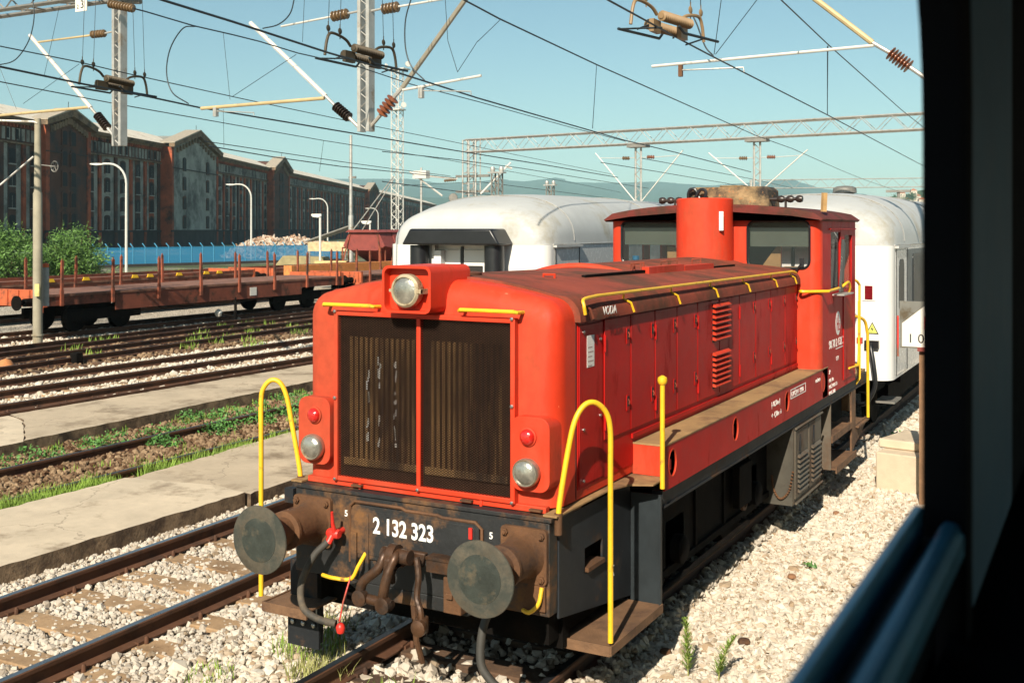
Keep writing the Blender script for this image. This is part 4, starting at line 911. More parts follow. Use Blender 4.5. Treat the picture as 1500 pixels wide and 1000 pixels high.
def tallweed(x, y, h, lean, label):
    m = MB(); rr = random.Random(int(x*100)); root = thing('weed_plant', label, 'weed', (x, y, -.19), 'tall weeds in the pale ballast')
    pts = [(x+lean*t*t, y, -.19+h*t) for t in (0, .3, .6, 1)]; m.tube(pts, [.006, .005, .004, .002], 5); m.build('stem', drygrass, root)
    m = MB()
    for k in range(260):
        t = rr.uniform(.15, 1); c = Vector((x+lean*t*t, y, -.19+h*t)); a = rr.uniform(0, 2*PI); l = .085*(1-t*.6)*rr.uniform(.4, 1)
        d = Vector((math.cos(a)*l, math.sin(a)*l, l*.9)); s = d.cross(Vector((0, 0, 1))).normalized()*.004; m.add([c-s, c+s, c+d+s*.6, c+d-s*.6], [(0, 1, 2, 3)])
    m.build('foliage', grassm if h < .5 else drygrass, root, smooth=False)
p = at(1008, 995, 'z', -.19); tallweed(p.x, p.y, .46, -.02, 'upright feathery weed nearer the step of the locomotive')
p = at(1052, 1000, 'z', -.19); tallweed(p.x, p.y, .38, .14, 'leaning feathery weed right of the upright one')
for (px, py, s) in ((1075, 762, .05), (1160, 845, .045), (1090, 940, .055), (1225, 752, .04), (975, 955, .05), (1085, 716, .04)):
    p = at(px, py, 'z', -.16); m = MB(); m.lathe([(s*.6, -.01), (s, 0), (s*.8, .025), (s*.3, .032)], p, (0, 0, 1), 7)
    tag(m.build('stone', rust if s > .046 else mat('brown_stone', (.28, .14, .07), .9)), {1075: 'dark stone near the bottom of the shadow edge', 1160: 'small brown stone in the middle of the pale ballast', 1090: 'brown stone beside the leaning weed', 1225: 'brown stone left of the concrete block', 975: 'brown stone beside the lower step', 1085: 'flat brown stone near the battery box shadow'}[px], 'stone', 'loose brown stones')
# timber sleeper stub and cable in front of the locomotive
m = MB(); m.box(.15, 1.55, -.05, .2, -.2, -.10, Matrix.Translation((-.25, .55, 0)) @ Matrix.Rotation(R(-14), 4, 'Z')); tag(m.build('timber_beam', woodsleeper, bev=.01), 'dark weathered timber lying across the rails in front of the locomotive', 'timber')

# concrete block and km board on its post
m = MB(); m.prism([(1.56, 8.95), (2.55, 8.78), (2.75, 9.85), (1.75, 10.0)], -.22, .30, 'z'); m.prism([(1.54, 9.25), (2.56, 9.1), (2.78, 9.95), (1.75, 10.1)], .302, .42, 'z')
tag(m.build('concrete_block', concrete, bev=.02), 'stepped concrete foundation block on the pale ballast', 'concrete block')
sg = thing('distance_board', 'grey and white board reading 1 and 10 on a brown post by the window edge', 'sign', (2.32, 8.4, -.2))
m = MB(); m.box(2.19, 2.27, 8.3, 8.38, -.2, 2.0); m.build('post', mat('brown_post', (.22, .12, .06), .7, var=.3), sg)
m = MB(); m.box(1.97, 2.62, 8.26, 8.285, 1.73, 2.30); bd = m.build('board', signgrey, sg)
m = MB(); m.prism([(2.0, 1.75), (2.60, 1.75), (2.60, 2.28), (2.30, 2.28), (2.0, 2.03)], 8.250, 8.256, 'y'); m.build('white_field', signwhite, bd)
text('1', .22, (2.21, 8.248, 1.97), '-y', signred, bd, 'number'); text('1 0', .155, (2.06, 8.248, 1.80), '-y', signblack, bd, 'number')
m = MB(); m.box(2.18, 2.55, 8.23, 8.25, 1.70, 1.75); m.build('clamp', mat('brown_red_clamp', (.20, .04, .03), .6), sg)

# ================================================================== the carriage the picture is taken from
tc_ = thing('passenger_carriage', 'dark interior wall and half lowered window of the carriage the viewer stands in', 'carriage', (4.1, -5, -.2))
XW = 4.05
m = MB(); m.prism(rrect(-6.6, 0, -1, 1, .1), 0, .1, 'x')
m = MB(); hole = rrect(-6.6, -4.36, 2.30, 3.60, .30, 8)
m.prism([(-14, .9), (6, .9), (6, 4.0), (-14, 4.0)], XW, XW+.045, 'x', holes=[hole]); m.build('side_wall', intdark, tc_)
m = MB(); hole2 = rrect(-6.56, -4.39, 2.30, 3.57, .30, 8); m.prism(rrect(-6.64, -4.335, 2.24, 3.66, .33, 8), XW+.0455, XW+.053, 'x', holes=[hole2]); m.build('window_gasket', mat('matt_rubber', (.004, .004, .005), .9, spec=.1), tc_)
m = MB(); m.prism(rrect(-4.325, -3.72, 2.72, 3.9, .02, 3), XW+.0455, XW+.051, 'x'); m.build('wall_panel', intblue, tc_)
m = MB(); m.prism(rrect(-6.55, -4.40, 2.30, 2.79, .04, 4), XW+.008, XW+.02, 'x'); sh = m.build('lowered_sash', intdark, tc_)
m = MB(); m.box(XW-.008, XW+.004, -6.54, -4.375, 2.80, 2.852); m.build('sash_top_bar', sashm, sh, bev=.003)
m = MB(); m.prism([(XW+.022, 2.80), (XW+.050, 2.80), (XW+.050, 2.826), (XW+.042, 2.836), (XW+.028, 2.838), (XW+.022, 2.83)], -6.54, -4.375, 'y'); m.build('sash_inner_bar', mat('sash_bar_sky_tint', (.05, .21, .32), .45, .4, var=.2), sh, bev=.004)  # blue of the reflected sky painted into the inner bar
m = MB(); m.box(XW+.005, XW+.0215, -6.54, -4.375, 2.79, 2.815); m.build('sash_channel', rubber, sh)
m = MB(); m.box(XW+.03, XW+.19, -6.54, -3.0, 2.60, 2.70); m.build('inner_sill', intdark, tc_)
m = MB(); m.box(XW, 6.9, -14, 6, 4.0, 4.06); m.box(XW, 6.9, -14, 6, .85, .9); m.prism([(-14, .9), (6, .9), (6, 4.0), (-14, 4.0)], 6.85, 6.9, 'x', holes=[rrect(-14+2.2*k+.4, -14+2.2*k+1.9, 2.3, 3.5, .1) for k in range(9)]); m.box(XW, 6.9, 5.95, 6, .9, 4.0); m.box(XW, 6.9, -14, -13.95, .9, 4.0); m.build('carriage_shell', intdark, tc_)
# ================================================================== WHITE COACHES
def coach(label, loc, yaw):
    o = bpy.data.objects.new('passenger_coach', None); col.objects.link(o); o['org'] = (0, 0, 0); tag(o, label, 'coach', 'white passenger coaches')
    W, ZG, LEN = 1.42, 2.93, 26.0
    def body(y, d, z0=.95): 
        w_ = W-d; r = .10; 
        return [(w_, y, z0), (w_, y, ZG), (-w_, y, ZG), (-w_, y, z0)]
    m = MB(); secs = []
    for k in range(7): a = R(90*k/6); r = .22; secs.append(body(r-r*math.cos(a), r-r*math.sin(a)))
    secs.append(body(1.0, 0)); m.loft(secs); m.build('end_body', cwhite, o, ang=60)
    m = MB(); m.loft([body(1.001, 0), body(LEN, 0)]); m.build('body', cside, o)
    m = MB(); secs = []
    for y, d, h in ((0, .22, .30), (.02, .17, .42), (.10, .09, .52), (.25, .02, .60), (.6, .0, .70), (1.1, 0, .79), (1.8, 0, .84), (3.5, 0, .86), (LEN, 0, .86)):
        w_ = W-d; s = []
        for k in range(25):
            a = R(180*k/24); ca, sa = math.cos(a), math.sin(a); s.append((w_*math.copysign(abs(ca)**.72, ca), y, ZG+.002+h*abs(sa)**.80))
        secs.append(s)
    m.loft(secs); m.build('roof', croof, o, ang=60)
    for s in (-1, 1):
        for zz, xx in ((3.14, 1.375), (3.36, 1.24), (3.56, .99)):
            m = MB(); m.tube([(s*xx, 2.6, zz), (s*xx, LEN-.5, zz)], .02, 6); m.build('roof_rib', galvdark, o)
        m = MB(); m.tube([(s*1.425, .25, 2.935), (s*1.425, LEN, 2.935)], .012, 6); m.build('gutter', galv, o)
    for yy in (1.12, 5.4, 9.7, 14.0, 18.3):
        m = MB(); m.tube([((W+.004)*math.copysign(abs(math.cos(R(t)))**.72, math.cos(R(t))), yy, ZG+.006+(.795 if yy < 2 else .864)*abs(math.sin(R(t)))**.80) for t in range(2, 179, 8)], .008, 4); m.build('roof_seam', galv, o)
    # gangway with its black canopy
    m = MB(); m.prism([(-.86, 2.93), (.86, 2.93), (.71, 3.18), (-.71, 3.18)], -.50, .03, 'y'); m.build('gangway_canopy', rubber, o, bev=.03)
    for s in (-1, 1):
        m = MB(); m.tube([(s*.66, -.26, 1.05), (s*.66, -.26, 2.92)], .155, 16); m.build('gangway_cushion', rubber, o)
    m = MB(); m.box(-.50, .50, -.05, -.01, 1.05, 2.92); m.box(-.50, -.44, -.16, -.051, 1.05, 2.92); m.build('gangway_frame', cwhite, o)
    for s in (-1, 1):
        x0, x1 = sorted((s*.03, s*.42)); m = MB(); m.box(x0, x1, -.075, -.052, 1.1, 2.85); d_ = m.build('gangway_door', cwhite, o, bev=.005)
        m = MB(); m.box(x0+.08, x1-.05, -.082, -.076, 1.9, 2.60); m.build('pane', dark, d_)
    m = MB(); m.box(-.43, -.30, -.22, -.083, 2.62, 2.84); m.build('control_box', cwhite, o, bev=.005)
    m = MB(); m.box(-.02, .02, -.085, -.05, 1.1, 2.9); m.build('door_gap', rubber, o)
    # marker lamps, warning sign, cable
    for s in (-1, 1):
        m = MB(); m.box(s*1.10-.095, s*1.10+.095, -.012, .005, 2.12, 2.36); l_ = m.build('marker_lamp', cwhite, o)
        m = MB(); m.box(s*1.10-.055, s*1.10+.055, -.018, -.0125, 2.14, 2.34); m.build('lens', mat('maroon_lens', (.16, .008, .012), .2), l_)
    m = MB(); m.prism([(1.06, 1.635), (1.24, 1.635), (1.15, 1.81)], -.008, -.001, 'y'); w_ = m.build('warning_sign', signblack, o)
    m = MB(); m.prism([(1.08, 1.648), (1.22, 1.648), (1.15, 1.785)], -.011, -.0085, 'y'); m.build('yellow_field', warn, w_)
    m = MB(); m.prism([(1.155, 1.76), (1.13, 1.70), (1.148, 1.70), (1.14, 1.655), (1.168, 1.712), (1.150, 1.712)], -.013, -.0115, 'y'); m.build('bolt_mark', signblack, w_)
    m = MB(); m.tube(spline([(1.15, -.02, 1.50), (1.15, -.12, 1.45), (1.20, -.18, 1.2), (1.22, -.18, .9), (1.1, -.16, .65), (.95, -.1, .62), (.85, -.06, .8)], 6), .032, 10); m.box(1.05, 1.25, -.09, -.001, 1.44, 1.54); m.build('jumper_cable', rubber, o)
    for s in (-1, 1):
        m = MB(); m.lathe([(.12, 0), (.12, .25), (.08, .26), (.08, .42), (.22, .44), (.22, .48)], (s*.875, .0, 1.05), (0, -1, 0), 24); m.build('buffer', under, o)
        # side door with window and drip rail
        X = lambda a, b: sorted((s*a, s*b))
        a, b = X(W+.001, W+.012); m = MB(); m.box(a, b, .34, 1.28, 1.0, 2.86); dr = m.build('side_door', cside, o, bev=.004)
        m = MB(); m.prism(rrect(.58, 1.02, 1.93, 2.72, .12), *X(W+.0125, W+.017), 'x'); m.build('pane', coachglass, dr)
        m = MB(); m.box(*X(W+.012, W+.02), 1.29, 1.31, 1.0, 2.88); m.box(*X(W+.012, W+.02), .31, .33, 1.0, 2.88); m.build('door_seal', rubber, dr)
        m = MB(); m.box(*X(W+.001, W+.06), .26, 1.36, 2.89, 2.925); m.build('drip_rail', croof, o)
        m = MB(); m.tube([(s*(W+.05), .24, 1.3), (s*(W+.05), .24, 1.9)], .014, 6); m.build('grab_rail', redtap, o)
        m = MB(); m.box(*X(W+.001, W+.004), 1.42, LEN, 1.75, 2.86); m.build('window_band', mat('dark_window_band', (.06, .08, .095), .3, spec=.2), o)
        y = 1.9
        while y < LEN-1.5:
            m = MB(); m.prism(rrect(y, y+1.35, 1.88, 2.78, .08), *X(W+.005, W+.012), 'x'); wd = m.build('window', rubber, o)
            m = MB(); m.prism(rrect(y+.04, y+1.31, 1.92, 2.74, .06), *X(W+.0125, W+.015), 'x'); m.build('pane', coachglass, wd); y += 1.75
    m = MB(); m.box(-1.3, 1.3, 1.5, LEN, .75, .949); m.box(-1.1, 1.1, .3, 1.6, .7, .949); m.build('underframe', under, o)
    for yb in (2.0, 4.5, LEN-4.5, LEN-2):
        for s in (-1, 1):
            m = MB(); m.lathe([(.50, 0), (.46, .03), (.46, .13), (.2, .10), (.12, .15)], (s*.69, yb, .46), (s, 0, 0), 28); m.build('wheel', under, o)
    for s in (-1, 1):
        m = MB(); m.box(*sorted((s*.98, s*1.15)), 1.3, 5.2, .42, .72); m.box(*sorted((s*.98, s*1.2)), 5.6, 6.2, .4, .75); m.box(*sorted((s*1.0, s*1.3)), 8, 12, .35, .75); m.build('bogie_frame', under, o)
        m = MB(); m.box(*sorted((s*1.1, s*1.38)), .5, 1.1, .55, .58); m.build('step', galvdark, o)
    m = MB(); m.lathe([(.14, 0), (.20, .02), (.19, .10), (.13, .13), (.04, .14)], (.25, 2.4, 3.77), (0, 0, 1), 20); m.build('roof_vent', galvdark, o)
    o.location = loc; o.rotation_euler.z = yaw; o['org'] = (0, 0, 0); return o
cr = coach('white coach coupled right behind the red locomotive cab', (0, 10.95, 0), 0)
cl = copy_tree(cr); cl.location = (-4.74, 9.1, 0); cl.rotation_euler.z = R(3.2); 
for ch in [q for q in cl.children_recursive if q.name.split('.')[0] in ('window', 'window_band', 'roof_vent') or (q.name.split('.')[0] == 'pane' and q.parent and q.parent.name.split('.')[0] in ('window', 'side_door'))]: bpy.data.objects.remove(ch)
cl['label'] = 'white coach on the left track with its black gangway facing the viewer'

# ================================================================== FLAT WAGONS AND HOPPER
def wheelset(par, x, y, z=.42, r=.42):
    for s in (-1, 1):
        m = MB(); m.lathe([(r+.03, 0), (r, .03), (r, .12), (.15, .1), (.1, .16)], (x+s*.69, y, z), (s, 0, 0), 24); m.build('wheel', under, par)
def flatwagon(label, c, y0, y1, group, stakes=True, zd=1.22, mm=None, hook=False):
    mm = mm or wagonm; xc = c((y0+y1)/2); o = thing('flat_wagon', label, 'wagon', (xc, y0, 0), group); W = 1.38
    X = lambda y: c(y); a0, a1 = X(y0), X(y1)
    def bar(x0, x1, z0, z1, ya=y0, yb=y1):
        m = MB(); A, B = X(ya), X(yb); m.add([(A+x0, ya, z0), (A+x1, ya, z0), (B+x1, yb, z0), (B+x0, yb, z0), (A+x0, ya, z1), (A+x1, ya, z1), (B+x1, yb, z1), (B+x0, yb, z1)], [(3, 2, 1, 0), (4, 5, 6, 7), (0, 1, 5, 4), (1, 2, 6, 5), (2, 3, 7, 6), (3, 0, 4, 7)]); return m
    bar(-W, W, zd-.07, zd).build('deck', planks, o, smooth=False)
    m = bar(W-.06, W-.02, .62, zd-.071, y0+2.6, y1-2.6)
    m2 = bar(W-.10, W-.03, .88, zd-.072); m.add(m2.v, m2.f); m3 = bar(-W+.03, -W+.1, .75, zd-.072); m.add(m3.v, m3.f); m.build('side_beam', mm, o, smooth=False)
    for e, yy in ((0, y0), (1, y1)):
        x = X(yy); s = -1 if e == 0 else 1; m = MB(); m.box(x-W, x+W, min(yy, yy+s*.12), max(yy, yy+s*.12), .86, zd+.14); eb = m.build('end_beam', wagonlit, o)
        if e == 0:
            for q in (-1.2, -.75, -.25, .25, .75, 1.2):
                m = MB(); m.box(x+q-.04, x+q+.04, yy-.16, yy-.121, .88, zd+.12); m.build('end_rib', wagonlit, eb)
            m = MB(); m.box(x+1.05, x+1.36, yy-.2, yy-.122, .70, .90); m.build('step_plate', wagonlit, eb)
        for q in (-.875, .875):
            m = MB(); m.lathe([(.12, 0), (.12, .3), (.08, .31), (.08, .50), (.22, .52), (.22, .56)], (x+q, yy+s*.12, 1.0), (0, s, 0), 20); m.build('buffer', under, o)
    yb = [y0+1.5, y0+3.3, y1-3.3, y1-1.5]
    for y in yb: wheelset(o, X(y), y)
    for ya in (y0+1.0, y1-3.9):
        m = MB(); 
        for s in (-1, 1): xx = X(ya+1.4); m.box(*sorted((xx+s*.92, xx+s*1.05)), ya, ya+2.9, .35, .68)
        m.box(X(ya)-.9, X(ya)+.9, ya+1.1, ya+1.8, .4, .85); m.build('bogie', under, o)
    m = bar(-.8, .8, .55, zd-.075, y0+4.5, y1-4.5); m.build('underframe', under, o, smooth=False)
    if stakes:
        m = MB(); yq = y0+8.9; m.box(X(yq)+W-.018, X(yq)+W-.008, yq, yq+.35, .72, 1.02); m.build('notice_plate', signwhite, o)
        m = MB(); m.tube([(X(y0+5)+W-.0, y0+4.4, .60), (X(y0+7.2)+W, y0+7.2, .50), (X(y1-4.4)+W, y1-4.4, .60)], .025, 5); m.build('truss_rod', under, o)
        y = y0+.5
        while y < y1-.2:
            for s in (1, -1):
                m = MB(); x = X(y)+s*(W+.02); yy = y+(0 if s > 0 else .9)
                m.box(x-.035, x+.035, yy-.05, yy+.05, zd-.35, zd+.12); tl = Matrix.Translation((x, yy, zd+.12)) @ Matrix.Rotation(rnd.gauss(0, .02), 4, 'X') @ Matrix.Rotation(rnd.gauss(0, .015), 4, 'Y'); m.box(-.03, .03, -.04, .04, 0, .88, tl); m.box(-.015, .015, -.015, .015, .88, .94, tl); m.build('stake', rustred, o)
            y += 1.95
    if hook:
        y = y0+1; 
        while y < y1-1:
            m = MB(); m.prism([(y, zd+.03), (y+.35, zd+.03), (y+.28, zd+.15), (y+.07, zd+.15)], X(y)+W-.02, X(y)+W+.03, 'x'); m.build('twistlock', yellow, o); y += rnd.choice((1.6, .8, 2.4))
        bar(W-.05, W, zd, zd+.12).build('side_rail', wagonm, o, smooth=False); bar(-W, -W+.05, zd, zd+.12).build('side_rail', wagonm, o, smooth=False)
    return o
flatwagon('rusty flat wagon nearest the left edge with sunlit orange red end beam and upright stakes', cE, 16.1, 30.6, 'flat wagons with stakes')
flatwagon('rusty stake wagon behind the first one, partly hidden by the locomotive', cE, 32.1, 47, 'flat wagons with stakes')
flatwagon('low brown wagon with yellow twistlocks beyond the stake wagon at the left', cF, 15, 32, 'low wagons with yellow fittings', False, hook=True)
flatwagon('low brown wagon with yellow twistlocks in front of the blue fence', cF, 33.5, 52, 'low wagons with yellow fittings', False, hook=True)
m = MB(); p0 = at(380, 413, 'x', -28.2); ob = thing('orange_container_panel', 'plain orange panel box standing on the rear wagon', 'panel', (-28.3, 34, 1.2))
m.box(-28.45, -28.0, 32.6, 42.8, .92, 1.52); m.build('panel', orange, ob)
m = MB(); 
m.box(-27.99, -27.95, 40.3, 40.5, .9, 1.5); m.box(-27.99, -27.95, 42.5, 42.75, .9, 1.5); m.box(-27.99, -27.96, 40.5, 42.5, 1.15, 1.22); m.build('panel_frame', wagonlit, ob)
# hopper wagon
def at2(px, d): q = atd(px, HOR, d); return q.x, q.y
hx_, hy_ = at2(545, 66); hp = thing('hopper_wagon', 'maroon covered hopper wagon behind the stake wagons', 'wagon', (hx_, hy_, 0))
ux = Vector((-.42, .91, 0)).normalized(); M = Matrix.Translation((-33.0, 44.5, 0)) @ Matrix.Rotation(R(2), 4, 'Z')
m = MB()
def hs(y, w1, w2, z1, z2, w3, z3): return [(-w1, y, z1), (w1, y, z1), (w2, y, z2), (w3, y, z3), (-w3, y, z3), (-w2, y, z2)]
m.loft([hs(1.6, .5, 1.4, 1.2, 2.05, 1.0, 2.95), hs(.4, .9, 1.42, 1.9, 2.2, 1.0, 2.98), hs(.3, .9, 1.42, 1.95, 2.2, 1.0, 3.0)][::-1], M); m.loft([hs(1.6, .5, 1.42, 1.2, 2.1, 1.05, 3.0), hs(11, .5, 1.42, 1.2, 2.1, 1.05, 3.0)], M); m.build('hopper_body', hopper, hp, ang=15)
m = MB(); m.prism([(-1.15, 2.98), (1.15, 2.98), (.9, 3.12), (-.9, 3.12)], .1, 11.2, 'y', M); m.build('roof_hatch', hopper, hp)
m = MB()
for s in (-1, 1):
    for y in (.0, .6, 1.3): m.tube([(s*1.25, y, 1.1), (s*1.25, y, 2.1)], .04, 6, M=M)
    m.tube([(s*1.25, 0, 2.1), (s*1.25, 1.3, 2.1)], .05, 6, M=M); m.tube([(s*1.25, 0, 1.2), (s*1.1, .2, 2.2), (s*.9, .3, 3.0)], .04, 6, M=M)
m.box(-1.3, 1.3, -.1, .05, .85, 1.2, M); m.build('end_frame', rustred, hp)
m = MB(); m.box(-1.2, 1.2, 0, 11, .9, 1.15, M)
for y in (1.6, 3.2, 8.6, 10.2):
    for s in (-1, 1): m.lathe([(.46, 0), (.46, .14)], (s*.69, y, .46), (s, 0, 0), 20, M)
m.build('underframe', under, hp)
# loading shed / yellow crates at its left
p = atd(485, 400, 70); sd_ = thing('small_shed', 'small open shed with pale slanting roof beside the hopper wagon', 'shed', (p.x, p.y, -.2))
M = Matrix.Translation((p.x, p.y, 0)) @ Matrix.Rotation(R(30), 4, 'Z')
m = MB(); m.prism([(-1.6, 2.35), (1.2, 3.35), (1.2, 3.42), (-1.7, 2.40)], 0, 5, 'y', M); m.build('roof', galvdark, sd_)
m = MB(); m.box(-1.5, 1.0, .1, .2, 1.75, 2.34, M); m.build('wall', mat('pale_straw_wall', (.55, .42, .24), .9, var=.3), sd_)
m = MB()
for x in (-1.4, -.7, .9): m.box(x-.05, x+.05, .05, .15, -.2, 1.75, M)
m.build('post', galvdark, sd_)
p = atd(484, 400, 62); m = MB(); m.box(-.9, .9, 0, .9, .3, 1.35, Matrix.Translation((p.x, p.y, 0)) @ Matrix.Rotation(R(28), 4, 'Z')); tag(m.build('crate', mat('cream_crate', (.62, .46, .20), .8, var=.2), bev=.02), 'cream yellow crate under the small open shed', 'crate')
p = atd(440, 380, 74); m = MB(); m.prism([(-1.8, .6), (1.8, .6), (1.6, 1.25), (-1.2, 1.35)], 0, 2, 'y', Matrix.Translation((p.x, p.y, 0)) @ Matrix.Rotation(R(28), 4, 'Z')); tag(m.build('tarpaulin', mat('dull_tarpaulin', (.30, .25, .13), .9, var=.2, bump=.4), bev=.05), 'dull tan tarpaulin heap between the blue fence and the wagons', 'tarpaulin')

# ================================================================== POLES, LAMPS, FENCE, SCRAP
cp = thing('concrete_mast', 'tall round concrete mast standing at the left edge in front of the wagons', 'mast', (-22.9, 15.4, -.2))
m = MB(); m.lathe([(.135, -.2), (.13, 1.8), (.125, 4.2), (.10, 4.25), (.085, 6.35)], (-22.9, 15.4, 0), (0, 0, 1), 20); m.lathe([(.17, .1), (.172, .12), (.17, .14)], (-22.9, 15.4, 0), (0, 0, 1), 20); m.build('pole', polec, cp)
m = MB(); m.tube([(-22.85, 15.35, 6.2), (-22.95, 15.3, 6.25), (-23.8, 14.75, 6.28)], .035, 8); m.tube([(-22.95, 15.3, 5.25), (-23.7, 14.8, 4.45), (-24.3, 14.3, 3.9)], .03, 8); m.build('arm', galv, cp)
m = MB(); m.box(-22.80, -22.62, 15.22, 15.26, 1.25, 1.6); pl = m.build('number_plate', mat('yellow_white_plate', (.6, .52, .2), .6, var=.3), cp)
q = at(80, 244, 'y', 15.7); m = MB(); m.tube([q+Vector((.15*math.cos(R(t)), 0, .15*math.sin(R(t)))) for t in range(0, 361, 20)], .018, 6)
for t in range(0, 360, 60): m.tube([q, q+Vector((.15*math.cos(R(t)), 0, .15*math.sin(R(t))))], .008, 4)
m.tube([(-22.9, 15.4, q.z+.05), q+Vector((0, -.02, 0))], .02, 6); m.build('pulley', galvdark, cp)
mq = at(67, 448, 'x', -22.95)
mp = thing('marker_post', 'grey segmented marker post with orange cap beside the concrete mast', 'post', (-22.55, 16.6, .5))
m = MB(); prof = []
for k in range(9): prof += [(.095, .62+.125*k), (.095, .62+.125*k+.10), (.085, .62+.125*k+.11)]
m.lathe(prof, (mq.x, mq.y, mq.z-.62), (0, 0, 1), 14); m.build('segments', mat('marker_grey', (.34, .35, .33), .7), mp)
m = MB(); m.lathe([(.09, 1.745), (.09, 1.84), (.02, 1.87)], (mq.x, mq.y, mq.z-.62), (0, 0, 1), 14); m.build('cap', mat('orange_cap', (.65, .12, .03), .6), mp)
sw = thing('switch_lever', 'ground switch lever with white ball weight beside the turnout', 'switch lever', (-21.2, 22.5, -.2))
q = at(345, 470, 'z', -.1); m = MB(); m.tube([(q.x, q.y, -.15), (q.x, q.y, .55), (q.x, q.y, .75)], [.06, .05, .02], 8); m.box(q.x-.6, q.x+.3, q.y-.1, q.y+.1, -.2, -.05); m.tube([(q.x, q.y, .05), (q.x-.5, q.y-.15, .15)], .03, 6); m.build('lever', under, sw)
m = MB(); m.lathe([(.01, -.15), (.10, -.10), (.14, 0), (.10, .10), (.01, .15)], (q.x-.62, q.y-.2, .17), (0, 0, 1), 16); m.build('ball_weight', signwhite, sw)
q = at(8, 535, 'z', -.05); m = MB(); m.lathe([(.01, -.10), (.16, -.06), (.2, 0), (.12, .12), (.01, .16)], q, (0, 0, 1), 12); tag(m.build('switch_weight', mat('rust_orange_weight', (.42, .17, .06), .8, var=.3)), 'rust orange switch weight lying by the turnout at the left edge', 'switch weight')
m = MB(); q = at(112, 526, 'z', -.05); m.box(q.x-.12, q.x+.12, q.y-.1, q.y+.1, -.2, .12); tag(m.build('switch_box', under, bev=.02), 'small black box between the turnout and the three rail track', 'box')

def pole(label, px, base_py, top_py, r, d=None, m_=galv, zb=-.2):
    if d is None: d = (CAM.z-zb)*FPX/(base_py-HOR)
    b = atd(px, HOR, d); zt = CAM.z+(HOR-top_py)/FPX*d
    return b, zt, d
b, zt, d = pole('', 514, 413, 198, .1)
lp = thing('light_mast', 'plain grey steel mast rising behind the wagons left of the locomotive', 'mast', (b.x, b.y, -.2))
m = MB(); m.lathe([(.17, -.2), (.16, 4.0), (.11, 4.05), (.085, zt)], (b.x, b.y, 0), (0, 0, 1), 16); m.build('pole', galv, lp)
for px, py, dx in ((514, 340, 1.0),):
    q = atd(px, py, d); m = MB(); m.box(q.x-.12, q.x+.9, q.y-.05, q.y+.05, q.z-.12, q.z+.06); m.build('bracket', galvdark, lp)
    e = atd(577, 258, d-1); m = MB(); m.tube([(q.x+.1, q.y, q.z+.05), e], .035, 6); m.tube([(q.x+.8, q.y, q.z+.02), atd(577, 262, d-1)], .03, 6); m.build('stay_tube', galv, lp)
q = atd(514, 260, d); m = MB(); m.box(q.x-.15, q.x+.4, q.y-.04, q.y+.04, q.z-.07, q.z+.07); m.build('cross_clamp', galvdark, lp)
def curved_lamp(label, px, top_py, base_py, d, reach=1.9):
    b = atd(px, HOR, d); zt = CAM.z+(HOR-top_py)/FPX*d; zb = -.2
    o = thing('street_lamp', label, 'street lamp', (b.x, b.y, zb), 'curved street lamps along the warehouse')
    y = R(YAW); rt = Vector((math.cos(y), math.sin(y), 0)); h = zt
    pts = [Vector((b.x, b.y, zb)), Vector((b.x, b.y, h-1.5))]
    for k in range(1, 8): a = R(90*k/7); pts.append(Vector((b.x, b.y, h-1.5+1.5*math.sin(a)))-rt*(1.3*(1-math.cos(a))))
    pts.append(pts[-1]-rt*.5)
    m = MB(); m.tube(pts, [.11]+[.085]*(len(pts)-1), 8); m.build('pole', lampw, o)
    e = pts[-1]; m = MB(); m.loft([[(e.x+rt.x*a+0, e.y+rt.y*a-w_, e.z-h_) if i < 2 else (e.x+rt.x*a, e.y+rt.y*a+w_, e.z+h_*.4) for i, (w_, h_) in enumerate(((ww, hh), (-ww, hh), (ww, hh), (-ww, hh)))] for a, ww, hh in ((.1, .08, .06), (-.4, .16, .12), (-.9, .12, .05))]); m.build('lamp_head', lampw, o)
curved_lamp('curved street lamp at the left in front of the warehouse', 185, 240, 395, 84)
curved_lamp('curved street lamp above the scrap heap', 368, 270, 372, 120)
curved_lamp('curved street lamp behind the roof of the small shed', 480, 291, 372, 165)
curved_lamp('farthest curved street lamp above the hopper wagon', 554, 305, 372, 235)
def led(label, px, top_py, base_py, d, r=.07):
    b = atd(px, HOR, d); zt = CAM.z+(HOR-top_py)/FPX*d; o = thing('yard_lamp', label, 'lamp post', (b.x, b.y, -.2), 'short yard lamps with flat heads')
    y = R(YAW); rt = Vector((math.cos(y), math.sin(y), 0)); m = MB(); m.tube([(b.x, b.y, -.2), (b.x, b.y, zt)], r, 8); m.build('pole', lampw, o)
    m = MB(); M = Matrix.Translation((b.x, b.y, zt)) @ Matrix.Rotation(y, 4, 'Z'); k = d/68; m.prism([(.08*k, .03), (-.5*k, .03), (-.55*k, -.03), (-.45*k, -.16*k), (-.1*k, -.2*k), (.08*k, -.1)], -.12, .12, 'y', M); m.build('lamp_head', lampw, o)
led('short yard lamp with flat head beside the small shed', 469, 314, 412, 66); led('short yard lamp with flat head above the hopper wagon', 542, 324, 360, 84, .06)
